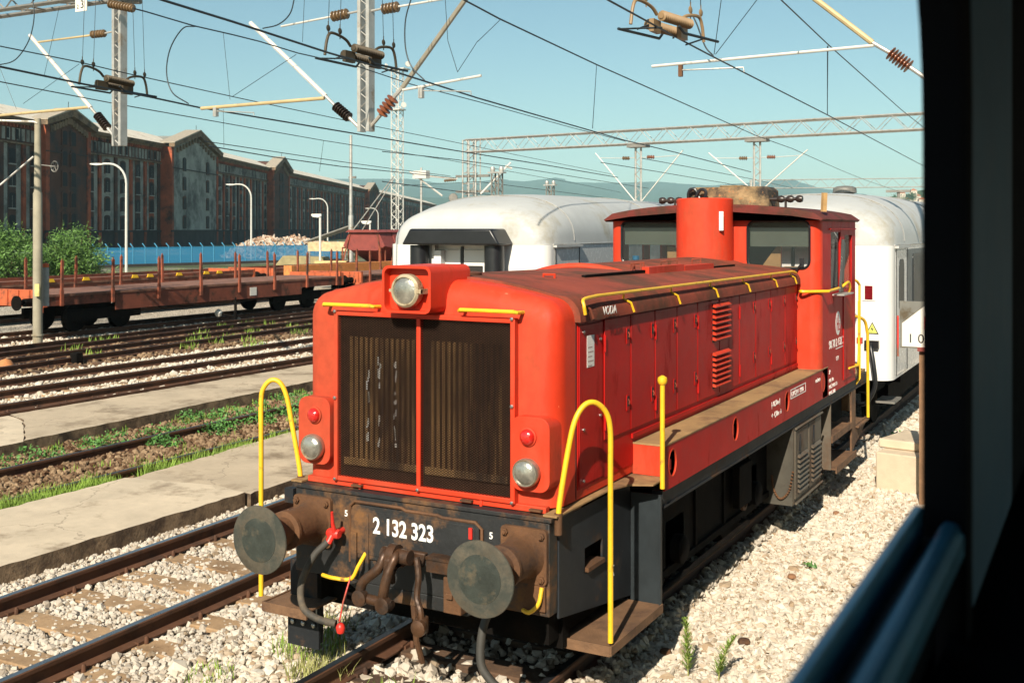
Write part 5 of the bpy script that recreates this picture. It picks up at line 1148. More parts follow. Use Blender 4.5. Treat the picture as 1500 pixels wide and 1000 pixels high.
# blue fence
A = at(152, 392, 'z', -.2); B = at(498, 382, 'z', -.2); dirv = (B-A); Lf = dirv.length; u = dirv.normalized(); nrm = Vector((u.y, -u.x, 0))
A = A-u*2; Lf += 2
fn = thing('mesh_fence', 'blue mesh fence with angled post tops in front of the scrap heap', 'fence', tuple(A))
H0 = CAM.z-28/FPX*94+.2; n = 24
for k in range(n+1):
    q = A+u*(Lf*k/n); m = MB(); tp = q+Vector((0, 0, H0*1.0)); m.tube([q, tp, tp-u*.0+Vector((-.22, -.12, .33))], .045, 6); m.build('post', mat('blue_post', (.05, .26, .42), .6), fn)
    if k < n:
        q2 = A+u*(Lf*(k+1)/n); m = MB(); sh_ = Vector((0, 0, .12)); m.add([q+sh_, q2+sh_, q2+Vector((0, 0, H0-.05)), q+Vector((0, 0, H0-.05)), q+sh_+nrm*.02, q2+sh_+nrm*.02, q2+nrm*.02+Vector((0, 0, H0-.05)), q+nrm*.02+Vector((0, 0, H0-.05))], [(0, 1, 2, 3), (7, 6, 5, 4), (0, 4, 5, 1), (3, 2, 6, 7)]); m.build('netting', netting, fn, smooth=False)
        m = MB(); m.tube([q+Vector((0, 0, H0-.05)), q2+Vector((0, 0, H0-.05))], .03, 5); m.tube([q+Vector((0, 0, .1)), q2+Vector((0, 0, .1))], .02, 5); m.build('fence_rail', mat('blue_rail', (.03, .18, .30), .6), fn)
m = MB(); m.prism([(0, -.2), (Lf, -.2), (Lf, .05), (0, .05)], -.1, .1, 'y', Matrix.Translation(A+Vector((0, 0, .2))+nrm*.3) @ Matrix.Rotation(math.atan2(u.y, u.x), 4, 'Z')); m.build('low_wall', plinth, fn)
# scrap heap
def scrapmat():
    m = stonemat('scrap_pieces', (.20, .10, .06), (.46, .30, .20), (.72, .66, .58)); return m
def heap(name, label, c, rx, ry, h, n, s, m_, seed):
    rs = np.random.RandomState(seed); P = []
    V0 = np.array([(x, y, z) for x in (-1, 1) for y in (-1, 1) for z in (-1, 1)], float); F0 = np.array([(0, 1, 3, 2), (4, 6, 7, 5), (0, 4, 5, 1), (2, 3, 7, 6), (0, 2, 6, 4), (1, 5, 7, 3)])
    a = rs.uniform(0, 2*PI, n); r = np.sqrt(rs.uniform(0, 1, n)); x = c[0]+np.cos(a)*r*rx*np.cos(YAWr)-np.sin(a)*r*ry*np.sin(YAWr); y = c[1]+np.cos(a)*r*rx*np.sin(YAWr)+np.sin(a)*r*ry*np.cos(YAWr)
    z = -.2+h*(1-r**3.2)*(.72+.28*np.sin(a*3+seed)*r)*rs.uniform(.75, 1.05, n)
    q = rs.normal(size=(n, 4)); q /= np.linalg.norm(q, axis=1)[:, None]; w_, X, Y, Z = q.T
    Rm = np.stack([1-2*(Y*Y+Z*Z), 2*(X*Y-Z*w_), 2*(X*Z+Y*w_), 2*(X*Y+Z*w_), 1-2*(X*X+Z*Z), 2*(Y*Z-X*w_), 2*(X*Z-Y*w_), 2*(Y*Z+X*w_), 1-2*(X*X+Y*Y)], 1).reshape(n, 3, 3)
    sc_ = s*rs.lognormal(0, .5, (n, 1, 3))*np.array([1, .6, .25]); v = np.einsum('nij,nkj->nki', Rm, V0[None]*sc_)+np.stack([x, y, z], 1)[:, None]
    f = (F0[None]+(np.arange(n)*8)[:, None, None]).reshape(-1, 4); v = v.reshape(-1, 3)
    me = bpy.data.meshes.new(name); me.from_pydata(v.tolist(), [], f.tolist()); a_ = me.attributes.new('tone', 'FLOAT', 'POINT'); a_.data.foreach_set('value', np.repeat(rs.uniform(0, 1, n), 8).astype('f')); me.materials.append(m_)
    o = bpy.data.objects.new(name, me); col.objects.link(o); return tag(o, label, 'scrap heap', kind='stuff')
YAWr = R(YAW); sm = scrapmat()
c = atd(404, HOR, 128); heap('scrap_heap', 'tall heap of pale and rusty scrap behind the blue fence', (c.x, c.y), 6.2, 4, 2.9, 7200, .17, sm, 1)
c = atd(452, HOR, 128); heap('scrap_heap', 'lower heap of scrap at the right end of the blue fence', (c.x, c.y), 3.2, 4, 2.35, 3000, .16, sm, 2)
# bushes
def bush(label, px, d, rx, ry, h, n, seed, nm='bush'):
    rr = random.Random(seed); b = atd(px, HOR, d); o = thing(nm, label, 'bush', (b.x, b.y, -.2), 'bushes beside the blue fence'); m = MB()
    for k in range(9):
        a = rr.uniform(0, 2*PI); m.tube([(b.x, b.y, -.2), (b.x+math.cos(a)*rx*.3, b.y+math.sin(a)*ry*.3, h*.4), (b.x+math.cos(a)*rx*.7, b.y+math.sin(a)*ry*.7, h*rr.uniform(.55, .9))], [.07, .045, .015], 5)
    m.build('branches', bark, o)
    cl = []
    for _ in range(80):
        v = Vector((rr.gauss(0, 1), rr.gauss(0, 1), rr.gauss(0, 1))).normalized()*rr.uniform(.45, 1.0); cl.append((Vector((b.x+v.x*rx, b.y+v.y*ry, h*.48+v.z*h*.50)), rr.uniform(.3, .62)))
    m1 = MB(); m2 = MB()
    for i in range(n):
        c, r = rr.choice(cl); v = Vector((rr.gauss(0, .55), rr.gauss(0, .55), rr.gauss(0, .5)))*r; p = c+v
        if p.z < -.1: continue
        t = Vector((rr.uniform(-1, 1), rr.uniform(-1, 1), rr.uniform(-.2, 1))).normalized(); s_ = t.cross(Vector((rr.uniform(-1, 1), rr.uniform(-1, 1), rr.uniform(-1, 1)))).normalized(); L_q = rr.uniform(.06, .15)
        (m1 if rr.random() < .7 else m2).add([p-t*L_q, p-s_*.028, p+t*L_q, p+s_*.028], [(0, 1, 2, 3)])
    for _ in range(60):
        c, r = rr.choice(cl); t = Vector((rr.uniform(-.5, .5), rr.uniform(-.5, .5), 1)).normalized()
        for k in range(16):
            p = c+t*(.2+.06*k); s_ = Vector((rr.uniform(-1, 1), rr.uniform(-1, 1), .6)).normalized(); w_ = s_.cross(t).normalized(); m1.add([p, p+s_*.06-w_*.02, p+s_*.13, p+s_*.06+w_*.02], [(0, 1, 2, 3)])
    m1.build('foliage', leafm, o, smooth=False); m2.build('dark_foliage', leafd, o, smooth=False)
bush('large green bush at the left edge behind the concrete mast', 0, 58, 2.5, 1.9, 3.05, 14000, 1)
bush('round green bush between the concrete mast and the blue fence', 106, 60, 1.75, 1.7, 3.0, 15000, 2)
g = MB(); rr = random.Random(9)
for _ in range(900):
    t = rr.random(); q = atd(0+500*t, HOR, 52+26*t+rr.uniform(0, 14)); blades(g, q.x, q.y, .4, 8, .5, rr, .5, .03)
tag(g.build('tall_grass', grassm, smooth=False), 'strip of tall grass in front of the blue fence', 'grass', kind='stuff')
# ================================================================== WAREHOUSE
wh = thing('warehouse', 'long derelict brick and stucco warehouse with pale roof and gabled bays', 'warehouse', tuple(at(0, 165, 'z', 19.)-Vector((0, 0, 19.2))))
C_ = [at(x, y, 'z', 19.) for x, y in ((0, 166), (250, 212), (400, 247), (580, 287))]
C_[0] = C_[0]+(C_[0]-C_[1])*.6; C_[3] = C_[3]+(C_[3]-C_[2])*.8
bay_i = [0, 0]
def facade_frame(A, B):
    A = Vector((A.x, A.y, 0)); B = Vector((B.x, B.y, 0)); u = (B-A).normalized(); n = Vector((u.y, -u.x, 0))
    return Matrix(((u.x, -n.x, 0, A.x), (u.y, -n.y, 0, A.y), (0, 0, 1, 0), (0, 0, 0, 1))), (B-A).length     # local x along, y inward, z up
def arched(x, w_, z0, z1, n=5):
    p = [(x-w_/2, z0), (x+w_/2, z0)]
    for k in range(n+1): a = R(180*k/n); p.append((x+w_/2*math.cos(a), z1-w_*.18+w_*.18*math.sin(a)))
    return p
stuffw = MB(); stuffs = MB(); nwin = 0; npil = 0; npb = 0
def window(x, z, w_, h, M):
    global nwin
    m = MB(); m.prism(arched(x, w_+.5, z-.1, z+h+.3), -.10, .0, 'y', M); 
    if nwin < 95:
        f = m.build('window', brickdark, wh, smooth=False); mm = MB(); mm.prism(arched(x, w_, z+.05, z+h), -.13, -.105, 'y', M); mm.build('pane', winm, f, smooth=False)
        mm = MB(); mm.box(x-w_*.62, x+w_*.62, -.28, -.0, z-.16, z, M); mm.box(x-.03, x+.03, -.135, -.128, z+.05, z+h*.8, M) if nwin % 3 else None; mm.build('sill', sill, f, smooth=False)
    else: stuffs.prism(arched(x, w_, z+.05, z+h), -.13, -.105, 'y', M); stuffs.box(x-w_*.62, x+w_*.62, -.28, -.0, z-.16, z, M)
    nwin += 1
rw = random.Random(5)
for si in range(3):
    M, Ls = facade_frame(C_[si], C_[si+1])
    m = MB(); m.box(0, Ls, 0, 14, -.2, 15.3, M); m.build('wall', stucco, wh, smooth=False)
    m = MB(); m.box(0, Ls, -.15, 0, -.2, 2.6, M); m.box(0, Ls, -.3, .0, 2.6, 2.9, M); m.build('plinth', plinth, wh, smooth=False)
    m = MB(); m.box(0, Ls, -.10, 14, 15.3, 18.3, M); m.build('attic', brickdark, wh, smooth=False)
    m = MB(); m.box(0, Ls, -.35, .0, 15.1, 15.35, M); m.box(0, Ls, -.55, -.1, 17.9, 18.3, M); m.box(0, Ls, -1.1, .3, 18.3, 18.75, M); m.build('cornice', cornice, wh, smooth=False)
    m = MB(); m.prism([(-1.3, 18.76), (6, 21.5), (14.5, 18.76)], 0, Ls, 'x', M @ Matrix.Identity(4)); m.build('roof', roofpale, wh, smooth=False)
    m = MB(); x = .4
    while x < Ls-.5: m.box(x, x+.75, -.16, -.09, 15.6, 17.3, M); x += 1.25
    m.build('attic_panels', stucco, wh, smooth=False)
    m = MB(); x = .4
    while x < Ls-.5: m.box(x, x+.35, -.5, -.1, 17.4, 17.9, M); x += .9
    m.build('corbels', brick, wh, smooth=False)['kind'] = 'stuff'
    nb = int(Ls/5.6); bw = Ls/nb
    for k in range(nb):
        x0 = k*bw; xc = x0+bw/2
        m = MB(); m.box(x0-.45, x0+.45, -.28, 0, -.2, 15.1, M)
        if npil < 95: m.build('pilaster', brick if (k+si) % 3 else brickdark, wh, smooth=False)
        npil += 1
        if rw.random() < .75:
            mm = MB(); mm.box(xc-1.0, xc+1.0, -.07, 0, 2.9, 15.1, M); mm.build('window_strip', brickdark if rw.random() < .6 else brick, wh, smooth=False)
        for fl in range(4): window(xc, 3.0+fl*3.1, 1.5, 2.15, M)
        for dx in (-1.2, 1.2): 
            if nwin < 400 and k % 2 == 0: stuffs.box(xc+dx-.35, xc+dx+.35, -.175, -.165, 15.8, 17.2, M)
        if rw.random() < .28:
            zz = 6.0+3.1*rw.choice((0, 1, 2)); mm = MB(); mm.box(xc-1.8, xc+1.8, -1.5, -.14, zz-.2, zz, M)
            for q in (-1.75, -.6, .6, 1.75): mm.box(xc+q-.03, xc+q+.03, -1.5, -1.45, zz, zz+1.0, M)
            mm.box(xc-1.8, xc+1.8, -1.5, -1.45, zz+.95, zz+1.02, M); mm.build('balcony', ironm, wh, smooth=False)
stuffs_o = stuffs.build('far_windows', winm, wh, smooth=False); stuffs_o['kind'] = 'stuff'
def wing(px0, px1, si, ztop, brickfront=False, deep=1.7):
    A, B = C_[si], C_[si+1]; M, Ls = facade_frame(A, B); Mi = M.inverted(); nn = Vector((M[0][1], M[1][1], 0))
    def along(px, off):
        o_ = Vector((A.x, A.y, 0))-nn*off; r = atd(px, HOR, 1)-CAM; t = (o_-CAM).dot(nn)/r.dot(nn); return (Mi @ (CAM+r*t)).x
    x0, x1 = along(px0, deep), along(px1, deep); xm = (x0+x1)/2
    m = MB(); m.prism([(x0, -.2), (x1, -.2), (x1, 18.4), (xm, ztop-.8), (x0, 18.4)], -deep, 6, 'y', M); wg = m.build('gabled_bay', stucco if not brickfront else brickdark, wh, smooth=False)
    m = MB(); m.box(x0-.02, x0+1.1, -deep-.12, .5, -.2, 18.3, M); m.box(x1-1.1, x1+.02, -deep-.12, .5, -.2, 18.3, M); m.build('corner_pier', brick, wg, smooth=False)
    m = MB(); m.prism([(x0-.9, 18.2), (x0-.9, 18.9), (xm, ztop+.1), (x1+.9, 18.9), (x1+.9, 18.2), (xm, ztop-.9)], -deep-.9, -deep+.1, 'y', M); m.build('gable_cornice', cornice, wg, smooth=False)
    m = MB(); m.prism([(x0-1.0, 18.91), (x0-1.0, 19.1), (xm, ztop+.4), (x1+1.0, 19.1), (x1+1.0, 18.91), (xm, ztop+.12)], -deep-1.0, .4, 'y', M); m.build('gable_roof', mat('gable_roof_grey', (.36, .31, .24), .8, var=.2), wg, smooth=False)
    m = MB()
    nst = 7
    for k in range(nst):
        t = (k+.5)/nst
        for s in (-1, 1): xx = xm+s*(x1-x0)*.42*(1-t); zz = 17.2+(ztop-19.2)*t; m.box(xx-.35, xx+.35, -deep-.3, -deep, zz, zz+.9, M)
    m.build('stepped_frieze', cornice, wg, smooth=False)
    m = MB(); m.box(x0-.2, x1+.2, -deep-.2, -deep, 2.6, 2.95, M); m.box(x0, x1, -deep-.1, -deep, -.2, 2.6, M); m.box(x0, x1, -deep-.12, -deep, 14.4, 14.6, M); m.build('string_course', plinth, wg, smooth=False)
    M2 = M @ Matrix.Translation((0, -deep-.02, 0)); cols = (xm-(x1-x0)*.25, xm+(x1-x0)*.25) if not brickfront else (xm-1.3, xm+1.3)
    for cx in cols:
        for fl in range(4 if not brickfront else 5):
            z = 3.3+fl*(3.65 if not brickfront else 3.1); 
            mm = MB(); mm.prism(arched(cx, 1.9, z-.1, z+2.5), -.12, 0, 'y', M2); f = mm.build('window', brickdark, wg, smooth=False); mm = MB(); mm.prism(arched(cx, 1.3, z+.05, z+2.15), -.15, -.121, 'y', M2); mm.build('pane', winm, f, smooth=False)
    m = MB(); m.tube([M @ Vector((xm, -deep, ztop)), M @ Vector((xm, -deep, ztop+1.3))], .05, 5); m.build('finial', ironm, wg)
wing(66, 132, 0, 21.0, True); wing(251, 319, 1, 22.3); wing(400, 424, 2, 21.9, True); wing(540, 552, 2, 21.6, True)
# ================================================================== TOWN ON THE HILL
rt_ = random.Random(21)
hs_ = [(1272, 299, 11), (1284, 297, 12), (1297, 296, 10), (1306, 291, 12), (1318, 300, 14), (1322, 283, 11), (1330, 292, 13), (1338, 279, 13), (1342, 298, 14), (1345, 287, 12), (1290, 303, 10), (1312, 306, 12), (1334, 306, 13), (1352, 292, 14), (1262, 303, 9)]
for i, (px, py, w_) in enumerate(hs_):
    d = 1250+ (i*37 % 220); c = atd(px, py, d); ww = w_*d/FPX*.8; h = rt_.uniform(6, 9); M = Matrix.Translation((c.x, c.y, c.z-h)) @ Matrix.Rotation(YAWr+rt_.uniform(-.6, .6), 4, 'Z')
    o = thing('hill_house', 'small pale house with terracotta roof among those on the distant hillside', 'house', (c.x, c.y, c.z-h), 'houses on the hillside')
    m = MB(); m.box(-ww/2, ww/2, 0, 8, -28, h, M); m.build('wall', housem, o, smooth=False)
    m = MB(); m.prism([(-ww/2-.4, h), (ww/2+.4, h), (0, h+2.4)], -.4, 8.4, 'y', M); m.build('roof', tile, o, smooth=False)
    for q in (-.25, .25):
        m = MB(); m.box(q*ww-.5, q*ww+.5, -.05, -.01, h*.45, h*.7, M); m.build('window', winm, o, smooth=False)
def tree(label, px, py, d, r):
    rr = random.Random(int(px)); c = atd(px, py, d); o = thing('hill_tree', label, 'tree', (c.x, c.y, c.z-r*1.6), 'trees between the hillside houses'); m = MB(); m.tube([(c.x, c.y, c.z-r*3.2), (c.x, c.y, c.z)], [r*.12, r*.06], 6); m.build('trunk', bark, o); m = MB()
    for _ in range(700):
        v = Vector((rr.gauss(0, .45), rr.gauss(0, .45), rr.gauss(0, .4)))*r+c; t = Vector((rr.uniform(-1, 1), rr.uniform(-1, 1), rr.uniform(-1, 1))).normalized(); s_ = t.orthogonal().normalized(); q = r*.09; m.add([v-t*q, v-s_*q, v+t*q, v+s_*q], [(0, 1, 2, 3)])
    m.build('crown', leafd, o, smooth=False)
for px, py, r in ((1302, 300, 4.5), (1325, 294, 5), (1311, 289, 4), (1341, 304, 5), (1280, 304, 4), (1336, 286, 4)): tree('dark green tree between the distant hillside houses', px, py+2, 1230, r*1.3)
# ================================================================== OVERHEAD LINE
def lattice(mb, a, b, w_, up, n, r=.02, chord=.035, sides=4, rd=5):
    """square lattice beam from a to b, width w_"""
    a, b = Vector(a), Vector(b); t = (b-a).normalized(); v = Vector(up); v = (v-t*v.dot(t)).normalized(); u = t.cross(v); h = w_/2
    cs = [(u*sx+v*sy)*h for sx, sy in ((-1, -1), (1, -1), (1, 1), (-1, 1))]
    for c in cs: mb.tube([a+c, b+c], chord, rd)
    for f in range(4):
        c0, c1 = cs[f], cs[(f+1) % 4]
        for k in range(n):
            p = a.lerp(b, k/n); q = a.lerp(b, (k+1)/n)
            if k % 2: mb.tube([p+c0, q+c1], r, 4)
            else: mb.tube([p+c1, q+c0], r, 4)
    return mb
def insulator(mb, a, b, r=.07, n=5, core=.03):
    a, b = Vector(a), Vector(b); L_i = (b-a).length; prof = [(core, 0)]
    for k in range(n): z = L_i*(k+.2)/n; prof += [(core, z), (r, z+L_i*.25/n), (r*.95, z+L_i*.40/n), (core, z+L_i*.55/n)]
    prof += [(core, L_i)]; mb.lathe(prof, a, b-a, 14)
YG = 10.4
def G1(px, py): return at(px, py, 'y', YG)
g1_ = thing('catenary_gantry', 'lattice gantry overhead at the top left with two hanging lattice posts', 'gantry', (-26, YG, -.2))
bm0 = G1(0, 20); zb = bm0.z; xl, xr = -27, 8.5
m = MB()
for dy in (-.25, .25):
    for z in (zb, zb+.62): m.tube([(xl, YG+dy, z), (xr, YG+dy, z)], .05, 4)
x = xl; k = 0
while x < xr-.8:
    for dy in (-.25, .25): m.tube([(x, YG+dy, zb if k % 2 else zb+.62), (x+.75, YG+dy, zb+.62 if k % 2 else zb)], .022, 4)
    m.tube([(x, YG-.25, zb), (x+.75 if k % 2 else x, YG+.25, zb)], .02, 4); x += .75; k += 1
m.build('beam', galvdark, g1_)
for x in (-26.6, 8.2):
    m = MB(); lattice(m, (x, YG, -.2), (x, YG, zb), .45, (1, 0, 0), 14); m.build('leg', galv, g1_)
def droppost(par, px, top_py, bot_py, w_=.19, n=22, fn=G1, z1=None):
    b = fn(px, bot_py); z1 = z1 or zb; M_ = MB()
    for s in (-1, 1): M_.box(b.x+s*w_*.5-.035, b.x+s*w_*.5+.035, b.y-.09, b.y+.09, b.z, z1)
    for k in range(n):
        za, zc = b.z+(z1-b.z)*k/n, b.z+(z1-b.z)*(k+1)/n
        for dy in (-.06,): M_.tube([(b.x-w_*.5*(1 if k % 2 else -1), b.y+dy, za), (b.x+w_*.5*(1 if k % 2 else -1), b.y+dy, zc)], .010, 4)
    return M_.build('drop_post', galv, par)
droppost(g1_, 175, 0, 214); droppost(g1_, 536, 0, 193)
def bars(par, name, m_, pts, r, fn=G1, n=8):
    q = [fn(*p) if len(p) == 2 else Vector(p) for p in pts]; m = MB(); m.tube(q, r, n); return m.build(name, m_, par)
def ins(par, a, b, m_, r=.075, n=5, fn=G1, core=.03):
    m = MB(); insulator(m, fn(*a), fn(*b), r, n, core); return m.build('insulator', m_, par)
# left cantilever
bars(g1_, 'brace_tube', lampw, [(44, 52), (133, 158)], .045); bars(g1_, 'brace_end', galv, [(133, 158), (145, 172)], .03); ins(g1_, (142, 168), (158, 188), insuld, .10, 7, core=.05); bars(g1_, 'brace_end', galv, [(158, 188), (170, 203)], .035)
bars(g1_, 'top_strut', tanpipe, [(56, 62), (133, 52)], .022); ins(g1_, (134, 51), (154, 49), insul, .085, 5, core=.05); bars(g1_, 'strut_end', galv, [(154, 49), (168, 46)], .02)
bars(g1_, 'register_arm', tanpipe, [(-30, 172), (131, 157)], .032)
# centre cantilevers
bars(g1_, 'brace_tube', lampw, [(367, 34), (477, 141)], .045); bars(g1_, 'brace_end', galv, [(477, 141), (492, 156)], .03); ins(g1_, (491, 155), (512, 173), insuld, .10, 7, core=.05); bars(g1_, 'brace_end', galv, [(512, 173), (529, 190)], .035)
bars(g1_, 'top_strut', lampw, [(412, 39), (484, 25)], .020); ins(g1_, (486, 25), (510, 20), insul, .10, 5, core=.05); bars(g1_, 'strut_end', galv, [(510, 20), (529, 16)], .022)
bars(g1_, 'register_arm', tanpipe, [(295, 159), (475, 144)], .034)
bars(g1_, 'brace_tube', mat('dull_tube', (.30, .27, .21), .6, .3), [(687, -8), (590, 128)], .045); bars(g1_, 'brace_end', galv, [(590, 128), (577, 143)], .035); ins(g1_, (577, 143), (558, 168), insulr, .12, 5, core=.04); bars(g1_, 'brace_end', galv, [(558, 168), (541, 188)], .035)
bars(g1_, 'strut_end', galv, [(541, 17), (560, 13)], .022); ins(g1_, (560, 14), (584, 10), insul, .10, 5, core=.05); bars(g1_, 'top_strut', lampw, [(584, 10), (660, -3)], .020)
bars(g1_, 'register_arm', lampw, [(590, 132), (705, 111)], .024); bars(g1_, 'steady_arm', galv, [(618, 133), (690, 134), (690, 139)], .010)
bars(g1_, 'steady_arm', galv, [(315, 163), (372, 165), (372, 169)], .010)
m = MB(); q = G1(617, 134); m.box(q.x-.04, q.x+.04, q.y-.04, q.y+.04, q.z-.12, q.z+.06); q = G1(316, 162); m.box(q.x-.04, q.x+.04, q.y-.04, q.y+.04, q.z-.12, q.z+.06); m.build('register_clamp', galv, g1_)
# right cantilever
bars(g1_, 'brace_tube', tanpipe, [(1180, -12), (1278, 63)], .042); bars(g1_, 'brace_end', galv, [(1278, 63), (1304, 78)], .03); ins(g1_, (1303, 77), (1333, 99), insulr, .105, 7, core=.035); bars(g1_, 'brace_end', galv, [(1333, 99), (1375, 128)], .03)
bars(g1_, 'register_arm', lampw, [(955, 97.5), (1280, 67)], .024); bars(g1_, 'steady_arm', galv, [(998, 103), (1089, 99), (1090, 106)], .012)
m = MB(); q = G1(997, 104); m.box(q.x-.03, q.x+.03, q.y-.03, q.y+.03, q.z-.09, q.z+.09); m.build('register_clamp', rust, g1_)
droppost(g1_, 1395, 0, 150)
# number plate on the beam, strain insulators
q = G1(139, 10); m = MB(); m.box(q.x-.17, q.x+.17, q.y-.36, q.y-.34, q.z-.16, q.z+.16); npl = m.build('number_plate', signwhite, g1_); text('3', .24, (q.x-.02, q.y-.365, q.z-.10), '-y', signblack, npl, 'number'); text('2', .12, (q.x-.12, q.y-.365, q.z-.10), '-y', signblack, npl, 'number')
ins(g1_, (160, 6), (196, 13), insul, .09, 9, fn=lambda a, b: at(a, b, 'y', YG-.4), core=.05)
bars(g1_, 'post_clamp', galvdark, [(150, 3), (206, 3)], .05)

# section insulators hanging on the wires
def section_insulator(label, px, py, depth_pt, sc_, m_):
    """frame of runners, arms and two long insulators, along the wire through the pixel"""
    c = depth_pt; o = thing('section_insulator', label, 'section insulator', tuple(c), 'section insulators on the contact wires')
    return o, c
def secins(label, pxa, pya, pxb, pyb, z, m_=None, drops=()):
    a, b = at(pxa, pya, 'z', z), at(pxb, pyb, 'z', z); t = (b-a).normalized(); n = Vector((t.y, -t.x, 0)); L_s = (b-a).length; c = (a+b)/2; m_ = m_ or sect
    o = thing('section_insulator', label, 'section insulator', tuple(c), 'section insulators on the contact wires'); P = lambda s, w_, h: c+t*(s*L_s/2)+n*w_+Vector((0, 0, h))
    H = L_s*.17
    for w_ in (-.10, .10):
        m = MB(); m.tube([P(-.95, w_*2.2, -.02), P(.15, w_*2.2, -.02), P(.25, w_*2.2, .06)] if w_ < 0 else [P(-.15, w_*2.2, .05), P(0, w_*2.2, -.02), P(1.0, w_*2.2, -.02)], .018, 6); m.build('runner', wirem, o)
        m = MB(); insulator(m, P(-.40, w_, H*.45+w_*.4), P(.42, w_, H*.40+w_*.4), .066, 16, .036); m.build('insulator_rod', m_, o)
    for s in (-1, 1):
        m = MB(); m.tube(spline([P(s*1.02, 0, 0), P(s*.97, 0, H*.7), P(s*.88, 0, H*1.1), P(s*.66, 0, H*1.1), P(s*.45, 0, H*.95), P(s*.33, 0, H*.7)], 4), .022, 8); m.build('arm', m_, o)
        m = MB(); m.box(-.03, .03, -.12, .12, -.03, H*.45, Matrix.Translation(P(s*.38, 0, 0))); m.build('clamp', m_, o)
        m = MB(); m.tube([P(s*.92, -.22, -.02), P(s*.6, .22, -.02)], .012, 5); m.tube([P(s*.5, -.2, .02), P(s*.36, 0, .1)], .012, 5); m.build('cross_stay', wirem, o)
        for q in (.93, .62):
            m = MB(); pp = P(s*q, 0, H*1.05+.08); m.lathe([(.035, -.01), (.05, 0), (.035, .01)], pp, n, 12); m.tube([pp-Vector((0, 0, .12)), pp+Vector((0, 0, .10))], .008, 5); m.build('ring', m_, o)
            if (s, q) in drops or not drops:
                top = pp+Vector((0, 0, 2.6))-t*s*.35*L_s*.2; m = MB(); m.tube([pp, top], .006, 4); m.build('hanger_wire', wirem, o)
    return o
secins('section insulator hanging in front of the left drop post', 117, 124, 215, 141, 5.7)
secins('section insulator hanging in front of the centre drop post', 477, 81, 580, 104, 5.7)
secins('section insulator near the top right with tan insulators', 925, 36, 1030, 62, 5.6, mat('tan_insulator', (.26, .165, .08), .5, var=.2))

# wires: sagging lines between real points; z given at both ends
def wire(m, a, b, r=.008, sag=0., n=8):
    a, b = Vector(a), Vector(b); m.tube([a.lerp(b, k/n)-Vector((0, 0, sag*4*(k/n)*(1-k/n))) for k in range(n+1)], r, 5)
def line(label, a, b, z=5.6, z2=None, r=.011, messenger=1.15, drops=(), ext=(0, 0), mess=True, mess_px=None):
    """contact wire through two pixels at height z, its messenger above, droppers between"""
    z2 = z if z2 is None else z2; A, B = at(*a, 'z', z), at(*b, 'z', z2); t = (B-A).normalized(); A2, B2 = A-t*ext[0], B+t*ext[1]
    o = thing('overhead_line', label, 'overhead line', tuple(A2), 'overhead lines above the tracks'); m = MB(); wire(m, A2, B2, r); m.build('contact_wire', wirem, o)
    return o, A2, B2, t
def dropper(o, A, B): m = MB(); m.tube([A, B], .005, 4); m.build('dropper', wirem, o)
def wires(label, segs, drops=(), z=5.6, r=.011):
    """segs: list of (name, [(px,py)...], z) polylines at the given heights"""
    first = at(*segs[0][1][0], 'z', segs[0][2] if not isinstance(segs[0][2], tuple) else segs[0][2][0]); o = thing('overhead_line', label, 'overhead line', tuple(first), 'overhead lines above the tracks')
    for nm, pts, zz, rr_ in segs:
        n = len(pts); zs = [zz]*n if not isinstance(zz, tuple) else [zz[0]+(zz[1]-zz[0])*k/(n-1) for k in range(n)]
        m = MB(); m.tube([at(px, py, 'z', q) for (px, py), q in zip(pts, zs)], rr_, 5); m.build(nm, wirem, o)
    for (xa, ya, za, xb, yb, zb_) in drops: dropper(o, at(xa, ya, 'z', za), at(xb, yb, 'z', zb_))
    return o
wires('overhead line crossing from the top left past the centre section insulator', [('contact_wire', [(220, -6), (236, 0), (340, 32), (482, 78), (580, 106), (700, 144), (916, 206), (988, 223), (1100, 252)], 5.65, .016), ('messenger_wire', [(196, 13), (212, 17), (283, 38), (340, 51), (380, 61), (436, 78), (525, 98), (602, 123.6), (700, 149), (837, 187), (916, 207)], 6.0, .010)])
wires('overhead line from the left edge behind the left cantilever', [('contact_wire', [(-10, 66), (0, 68), (115, 91), (182, 107), (360, 146), (513, 178), (664, 208), (800, 236), (900, 256)], 6.0, .010)])
wires('heavy overhead line carrying the left section insulator', [('contact_wire', [(-10, 96), (0, 98), (115, 122), (216, 141.6), (293, 158), (360, 169), (580, 206), (669, 221), (800, 242), (905, 260)], 5.65, .018)])
wires('thin overhead line below the left section insulator', [('contact_wire', [(-10, 118), (0, 120), (168, 152), (360, 186), (474, 206), (659, 235), (860, 272), (910, 282)], 5.8, .011)])
wires('pair of thin far wires above the warehouse roof', [('upper_wire', [(300, 207), (400, 222), (500, 237), (580, 248), (660, 258)], 6.2, .016), ('lower_wire', [(306, 214), (400, 230), (500, 244), (580, 252), (668, 261)], 5.9, .020)])
wires('overhead line running from top centre down to the far right gantry', [('contact_wire', [(660, -10), (700, 11), (731, 27.6), (874, 95), (1000, 151), (1108, 199), (1161, 218), (1233, 250), (1268, 264), (1350, 292)], 6.0, .012)], drops=((874, 95, 6.0, 868, 188, 4.6),))
wires('heavy overhead line carrying the top right section insulator', [('contact_wire', [(870, -12), (890, 0), (1000, 60), (1045.6, 84), (1211, 168), (1343, 238), (1420, 275)], 5.6, .012)])
wires('steep overhead line at the top right beside the window edge', [('contact_wire', [(1125, -16), (1144, 0), (1213.6, 66), (1321.6, 162), (1345.6, 181), (1420, 240)], 6.2, .010)], drops=((1213, 67, 6.2, 1212, 168, 5.6),))
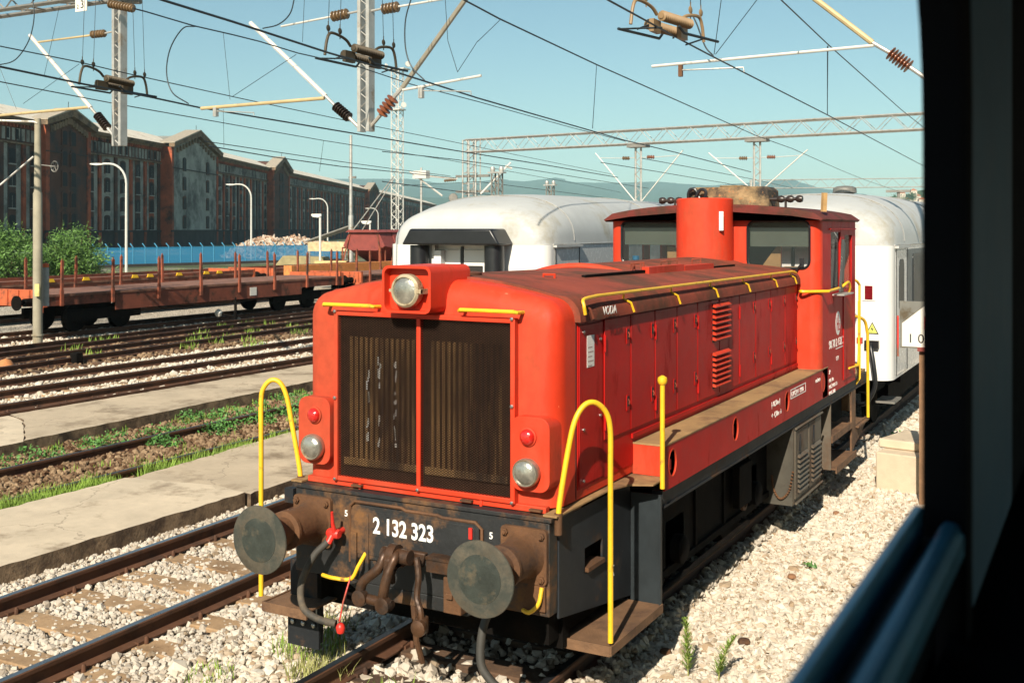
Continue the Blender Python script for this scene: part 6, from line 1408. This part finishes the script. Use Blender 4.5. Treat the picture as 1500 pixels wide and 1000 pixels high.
wires('thin far wires low over the left white coach roof', [('upper_wire', [(560, 222), (660, 233), (760, 246), (860, 262), (950, 276)], 5.9, .016), ('lower_wire', [(560, 266), (690, 283), (800, 292), (905, 303)], 5.3, .022), ('middle_wire', [(590, 272), (700, 266), (820, 281), (910, 293)], 5.5, .016)])
wires('thin far wires right of the exhaust silencer', [('upper_wire', [(940, 232), (1000, 243), (1100, 262), (1163, 276)], 6.2, .016), ('lower_wire', [(880, 238), (960, 251), (1060, 268), (1130, 281)], 5.9, .016)])
# droppers and jumper loops
def loop(label, pts, z, r=.012):
    m = MB(); m.tube(spline([at(px, py, 'y', z) for px, py in pts], 8), r, 6); return tag(m.build('jumper_cable', wirem), label, 'jumper cable', 'black jumper cable loops')
loop('large jumper cable loop right of the left drop post', [(286, 39), (268, 42), (250, 70), (244, 105), (252, 135), (276, 152)], 9.6)
loop('jumper cable loop crossing the top left corner', [(47, -6), (50, 25), (42, 60), (22, 88), (-4, 96)], 9.8)
loop('jumper cable curl at the head of the centre left brace', [(432, -6), (425, 20), (408, 36), (385, 42)], 10.2)
loop('long jumper cable loop right of the centre drop post', [(603, -4), (594, 30), (594, 70), (603, 98), (622, 118)], 10.2)
loop('jumper cable from the top right section insulator to its register arm', [(1010, 14), (1020, 34), (1026, 50), (1034, 70), (1045, 82)], 10.2)
def thin(label, a, b, y, r=.006):
    m = MB(); m.tube([at(*a, 'y', y), at(*b, 'y', y)], r, 4); return tag(m.build('dropper_wire', wirem), label, 'dropper wire', 'thin dropper wires')
thin('thin dropper wire left of the left section insulator', (87, 10), (65, 110), 10.2)
thin('thin dropper wire from the left wires to the roof of the first gable', (0, 100), (24, 160), 10.2)
thin('thin slanting wire rising from the left register arm', (34, 152), (116, 94), 10.2)
thin('thin vertical dropper wire near the middle of the sky left of the pole', (327, 48), (337, 146), 10.4)
thin('thin slanting wire rising to the centre left brace', (340, 142), (434, 80), 10.2)
thin('thin dropper wire above the centre left wire', (446, -4), (443, 62), 10.2)
thin('thin wire falling to the right register arm of the centre post', (652, -4), (656, 60), 10.2); thin('thin wire meeting the register arm of the centre post', (656, 60), (670, 105), 10.2)
thin('thin slanting wire rising right from the centre register arm', (670, 106), (700, 60), 10.2); thin('thin curved wire end under the top centre line', (700, 61), (732, 30), 10.2)
thin('thin dropper wire right of the top right section insulator', (1057, -4), (1046, 80), 10.2); thin('thin slanting wire right of the top right section insulator', (1112, -4), (1048, 80), 10.2)
thin('thin dropper wire above the warehouse roof', (327, 160), (328, 216), 14)
thin('thin dropper wire right of the tall bare mast', (474, 206), (468, 251), 16)
thin('thin upright wire through the clear sky at the centre right', (1212, 68), (1212, 168), 11)

# far gantries
A = Vector((-32.6, 55.6, 0)); t2 = Vector((.9935, -.1135, 0))
g2_ = thing('catenary_gantry', 'long lattice gantry spanning the sky above the white coaches', 'gantry', (A.x, A.y, -.2))
za, zc = 8.15, 8.95
m = MB()
P = lambda s, dy, z: A+t2*s+Vector((.1135, .9935, 0))*dy+Vector((0, 0, z))
for dy in (-.3, .3):
    for z in (za, zc): m.tube([P(0, dy, z), P(44, dy, z)], .055, 4)
k = 0; s = 0.
while s < 43:
    for dy in (-.3, .3): m.tube([P(s, dy, za if k % 2 else zc), P(s+.8, dy, zc if k % 2 else za)], .018, 4)
    s += .8; k += 1
m.build('beam', galv, g2_)
m = MB(); m.tube([P(-.35, 0, zc), P(.6, 0, zc)], .05, 4)
for s_ in (-.25, .25, .8):
    m.tube([P(s_, -.25, -.2), P(s_, -.25, zc)], .06 if s_ > .5 else .05, 6); m.tube([P(s_, .25, -.2), P(s_, .25, zc)], .04, 6)
for k in range(12):
    z = .5+k*.7; m.tube([P(-.25, 0, z), P(.8, 0, z+.7)], .03, 4); m.tube([P(.8, -.25, z), P(-.25, -.25, z)], .025, 4)
m.build('leg', galv, g2_)
for zz in (6.6, 5.6, 4.6):
    m = MB(); m.box(-.9, 1.6, -.1, .1, zz-.08, zz+.08, Matrix.Translation((A.x, A.y, 0))); m.build('cross_arm', galvdark, g2_)
m = MB(); m.lathe([(.28, 0), (.30, .05), (.28, .1)], P(-1.0, -.3, 5.2), (.5, -.86, 0), 18); m.lathe([(.22, 0), (.24, .05), (.22, .1)], P(1.7, -.3, 4.2), (.5, -.86, 0), 18); m.build('tension_wheel', galvdark, g2_)
m = MB(); insulator(m, P(-1.0, 0, 6.4), P(-2.0, 0, 6.35), .1, 6); m.build('insulator', insul, g2_)
def farpost(px, bot):
    n2 = Vector((.1135, .9935, 0)); r = atd(px, HOR, 1)-CAM; tt = (A-CAM).dot(n2)/r.dot(n2); b = CAM+r*tt; b.z = 0; d = tt; zbot = CAM.z+(HOR-bot)/FPX*d
    M_ = MB()
    for s in (-1, 1): M_.tube([(b.x+s*.17, b.y, zbot), (b.x+s*.17, b.y, za-.1)], .06, 6)
    for k in range(10): z = zbot+(za-zbot)*k/10; M_.tube([(b.x-.17*(1 if k % 2 else -1), b.y, z), (b.x+.17*(1 if k % 2 else -1), b.y, z+(za-zbot)/10)], .02, 4)
    M_.build('drop_post', galv, g2_)
    M_ = MB(); M_.box(b.x-.6, b.x+.6, b.y-.35, b.y+.35, za-.22, za-.06); M_.build('post_head', galvdark, g2_)
    zi = CAM.z+(HOR-231)/FPX*d
    for s in (-1, 1):
        M_ = MB(); insulator(M_, (b.x+s*.55, b.y, zi+.02*s), (b.x+s*1.0, b.y, zi), .12, 4, .06); M_.build('insulator', insulr if s > 0 else insul, g2_)
        M_ = MB(); M_.tube([(b.x+s*.17, b.y, zi), (b.x+s*.55, b.y, zi)], .02, 4); M_.tube([(b.x+s*1.0, b.y, zi), (b.x+s*2.5, b.y, zi+.05)], .02, 4); M_.tube([(b.x+s*2.75, b.y, zi+.35), (b.x+s*.2, b.y, zbot+.2)], .035, 5); M_.build('cantilever', lampw, g2_)
farpost(935, 300); farpost(1109, 285)
q = atd(0, HOR, 1)
A3 = atd(1100, HOR, 118); A3.z = 0; B3 = atd(1420, HOR, 112); B3.z = 0; g3_ = thing('catenary_gantry', 'far thin lattice gantry low over the right white coach roof', 'gantry', (A3.x, A3.y, -.2)); tt = (B3-A3).normalized(); LL = (B3-A3).length
m = MB()
for z in (7.5, 8.4): m.tube([A3+Vector((0, 0, z)), B3+Vector((0, 0, z))], .05, 4)
k = 0; s = 0
while s < LL-1: m.tube([A3+tt*s+Vector((0, 0, 7.5 if k % 2 else 8.4)), A3+tt*(s+.9)+Vector((0, 0, 8.4 if k % 2 else 7.5))], .02, 4); s += .9; k += 1
m.build('beam', galv, g3_)
q = atd(1316, 281, 114); m = MB(); m.box(q.x-1.2, q.x+1.2, q.y-.3, q.y+.3, q.z-.05, q.z+.2); m.tube([(q.x, q.y, -.2), (q.x, q.y, q.z)], .16, 6); m.build('post_head', galvdark, g3_)
m = MB(); m.tube([(A3.x, A3.y, -.2), (A3.x, A3.y, 8.4)], .15, 6); m.tube([(B3.x, B3.y, -.2), (B3.x, B3.y, 8.4)], .15, 6); m.build('leg', galv, g3_)
# floodlight tower
b = atd(582, HOR, 150); zt = CAM.z+(HOR-104)/FPX*150; tw = thing('floodlight_tower', 'white lattice floodlight tower beside the centre drop post', 'tower', (b.x, b.y, -.2))
m = MB(); lattice(m, (b.x, b.y, -.2), (b.x, b.y, zt), 1.15, (1, 0, 0), 28, .05, .075); m.build('lattice_mast', lampw, tw)
for zz, w_ in ((zt+.1, 1.6), (zt-5.4, .9)):
    m = MB(); m.box(b.x-w_, b.x+w_, b.y-.8, b.y+.8, zz, zz+.15); pf = m.build('platform', lampw, tw)
    for s in (-1, 1):
        m = MB(); m.lathe([(.25, 0), (.4, .3), (.4, .4)], (b.x+s*w_*1.0, b.y, zz+.6), (s*.9, -.6, .2), 12); m.build('floodlight', lampw, pf)
# small equipment posts seen over the left coach roof
for px, top, d, lab in ((728, 254, 44, 'small lattice post with round lamps above the left coach roof'), (806, 272, 60, 'small signal post top right of the left coach roof')):
    b = atd(px, HOR, d); zt = CAM.z+(HOR-top)/FPX*d; o = thing('equipment_post', lab, 'post', (b.x, b.y, -.2)); m = MB(); lattice(m, (b.x, b.y, -.2), (b.x, b.y, zt), .32, (1, 0, 0), 14, .02, .035); m.build('mast', galvdark, o)
    m = MB(); m.box(b.x-.35, b.x+.35, b.y-.15, b.y+.15, zt, zt+.06); m.lathe([(.08, 0), (.11, .1), (.08, .2)], (b.x-.2, b.y, zt+.06), (0, 0, 1), 10); m.lathe([(.08, 0), (.11, .1), (.08, .2)], (b.x+.2, b.y, zt+.06), (0, 0, 1), 10); m.build('head', galv, o)
b = atd(617, HOR, 62); o = thing('catenary_post', 'slender post with white box insulators left of the far gantry leg', 'post', (b.x, b.y, -.2)); q = atd(617, 256, 62)
m = MB(); m.tube([(b.x, b.y, -.2), (b.x, b.y, q.z+.4)], .06, 6); m.build('pole', galv, o); m = MB(); m.box(q.x-.45, q.x+.45, q.y-.2, q.y+.2, q.z-.22, q.z+.22); m.build('white_box', lampw, o)
m = MB(); m.tube([atd(600, 251, 62), atd(648, 287, 62)], .05, 5); m.tube([atd(625, 258, 62), atd(670, 262, 62)], .05, 5); m.build('brace', lampw, o)
m = MB(); m.tube([atd(748, 238, 50), atd(704, 284, 50)], .045, 5); m.tube([atd(740, 243, 50), atd(750, 247, 50)], .05, 5); tag(m.build('far_brace_tube', lampw), 'slanting pale tube above the left coach roof near the equipment post', 'tube')

# ================================================================== AIR
m = MB(); m.box(-7600, 4200, -390, 7000, -25, 480)
hz = m.build('haze', MATS['dark_interior'], smooth=False); hm = bpy.data.materials.new('haze_air'); hm.use_nodes = True
n_ = hm.node_tree.nodes; n_.remove(n_['Principled BSDF']); pv = n_.new('ShaderNodeVolumePrincipled'); pv.inputs['Density'].default_value = .00011; pv.inputs['Color'].default_value = (.56, .88, 1.0, 1); pv.inputs['Anisotropy'].default_value = -.12
hm.node_tree.links.new(pv.outputs[0], n_['Material Output'].inputs['Volume']); hz.data.materials.clear(); hz.data.materials.append(hm); tag(hz, 'pale blue summer haze over the far hills', 'haze', kind='stuff')
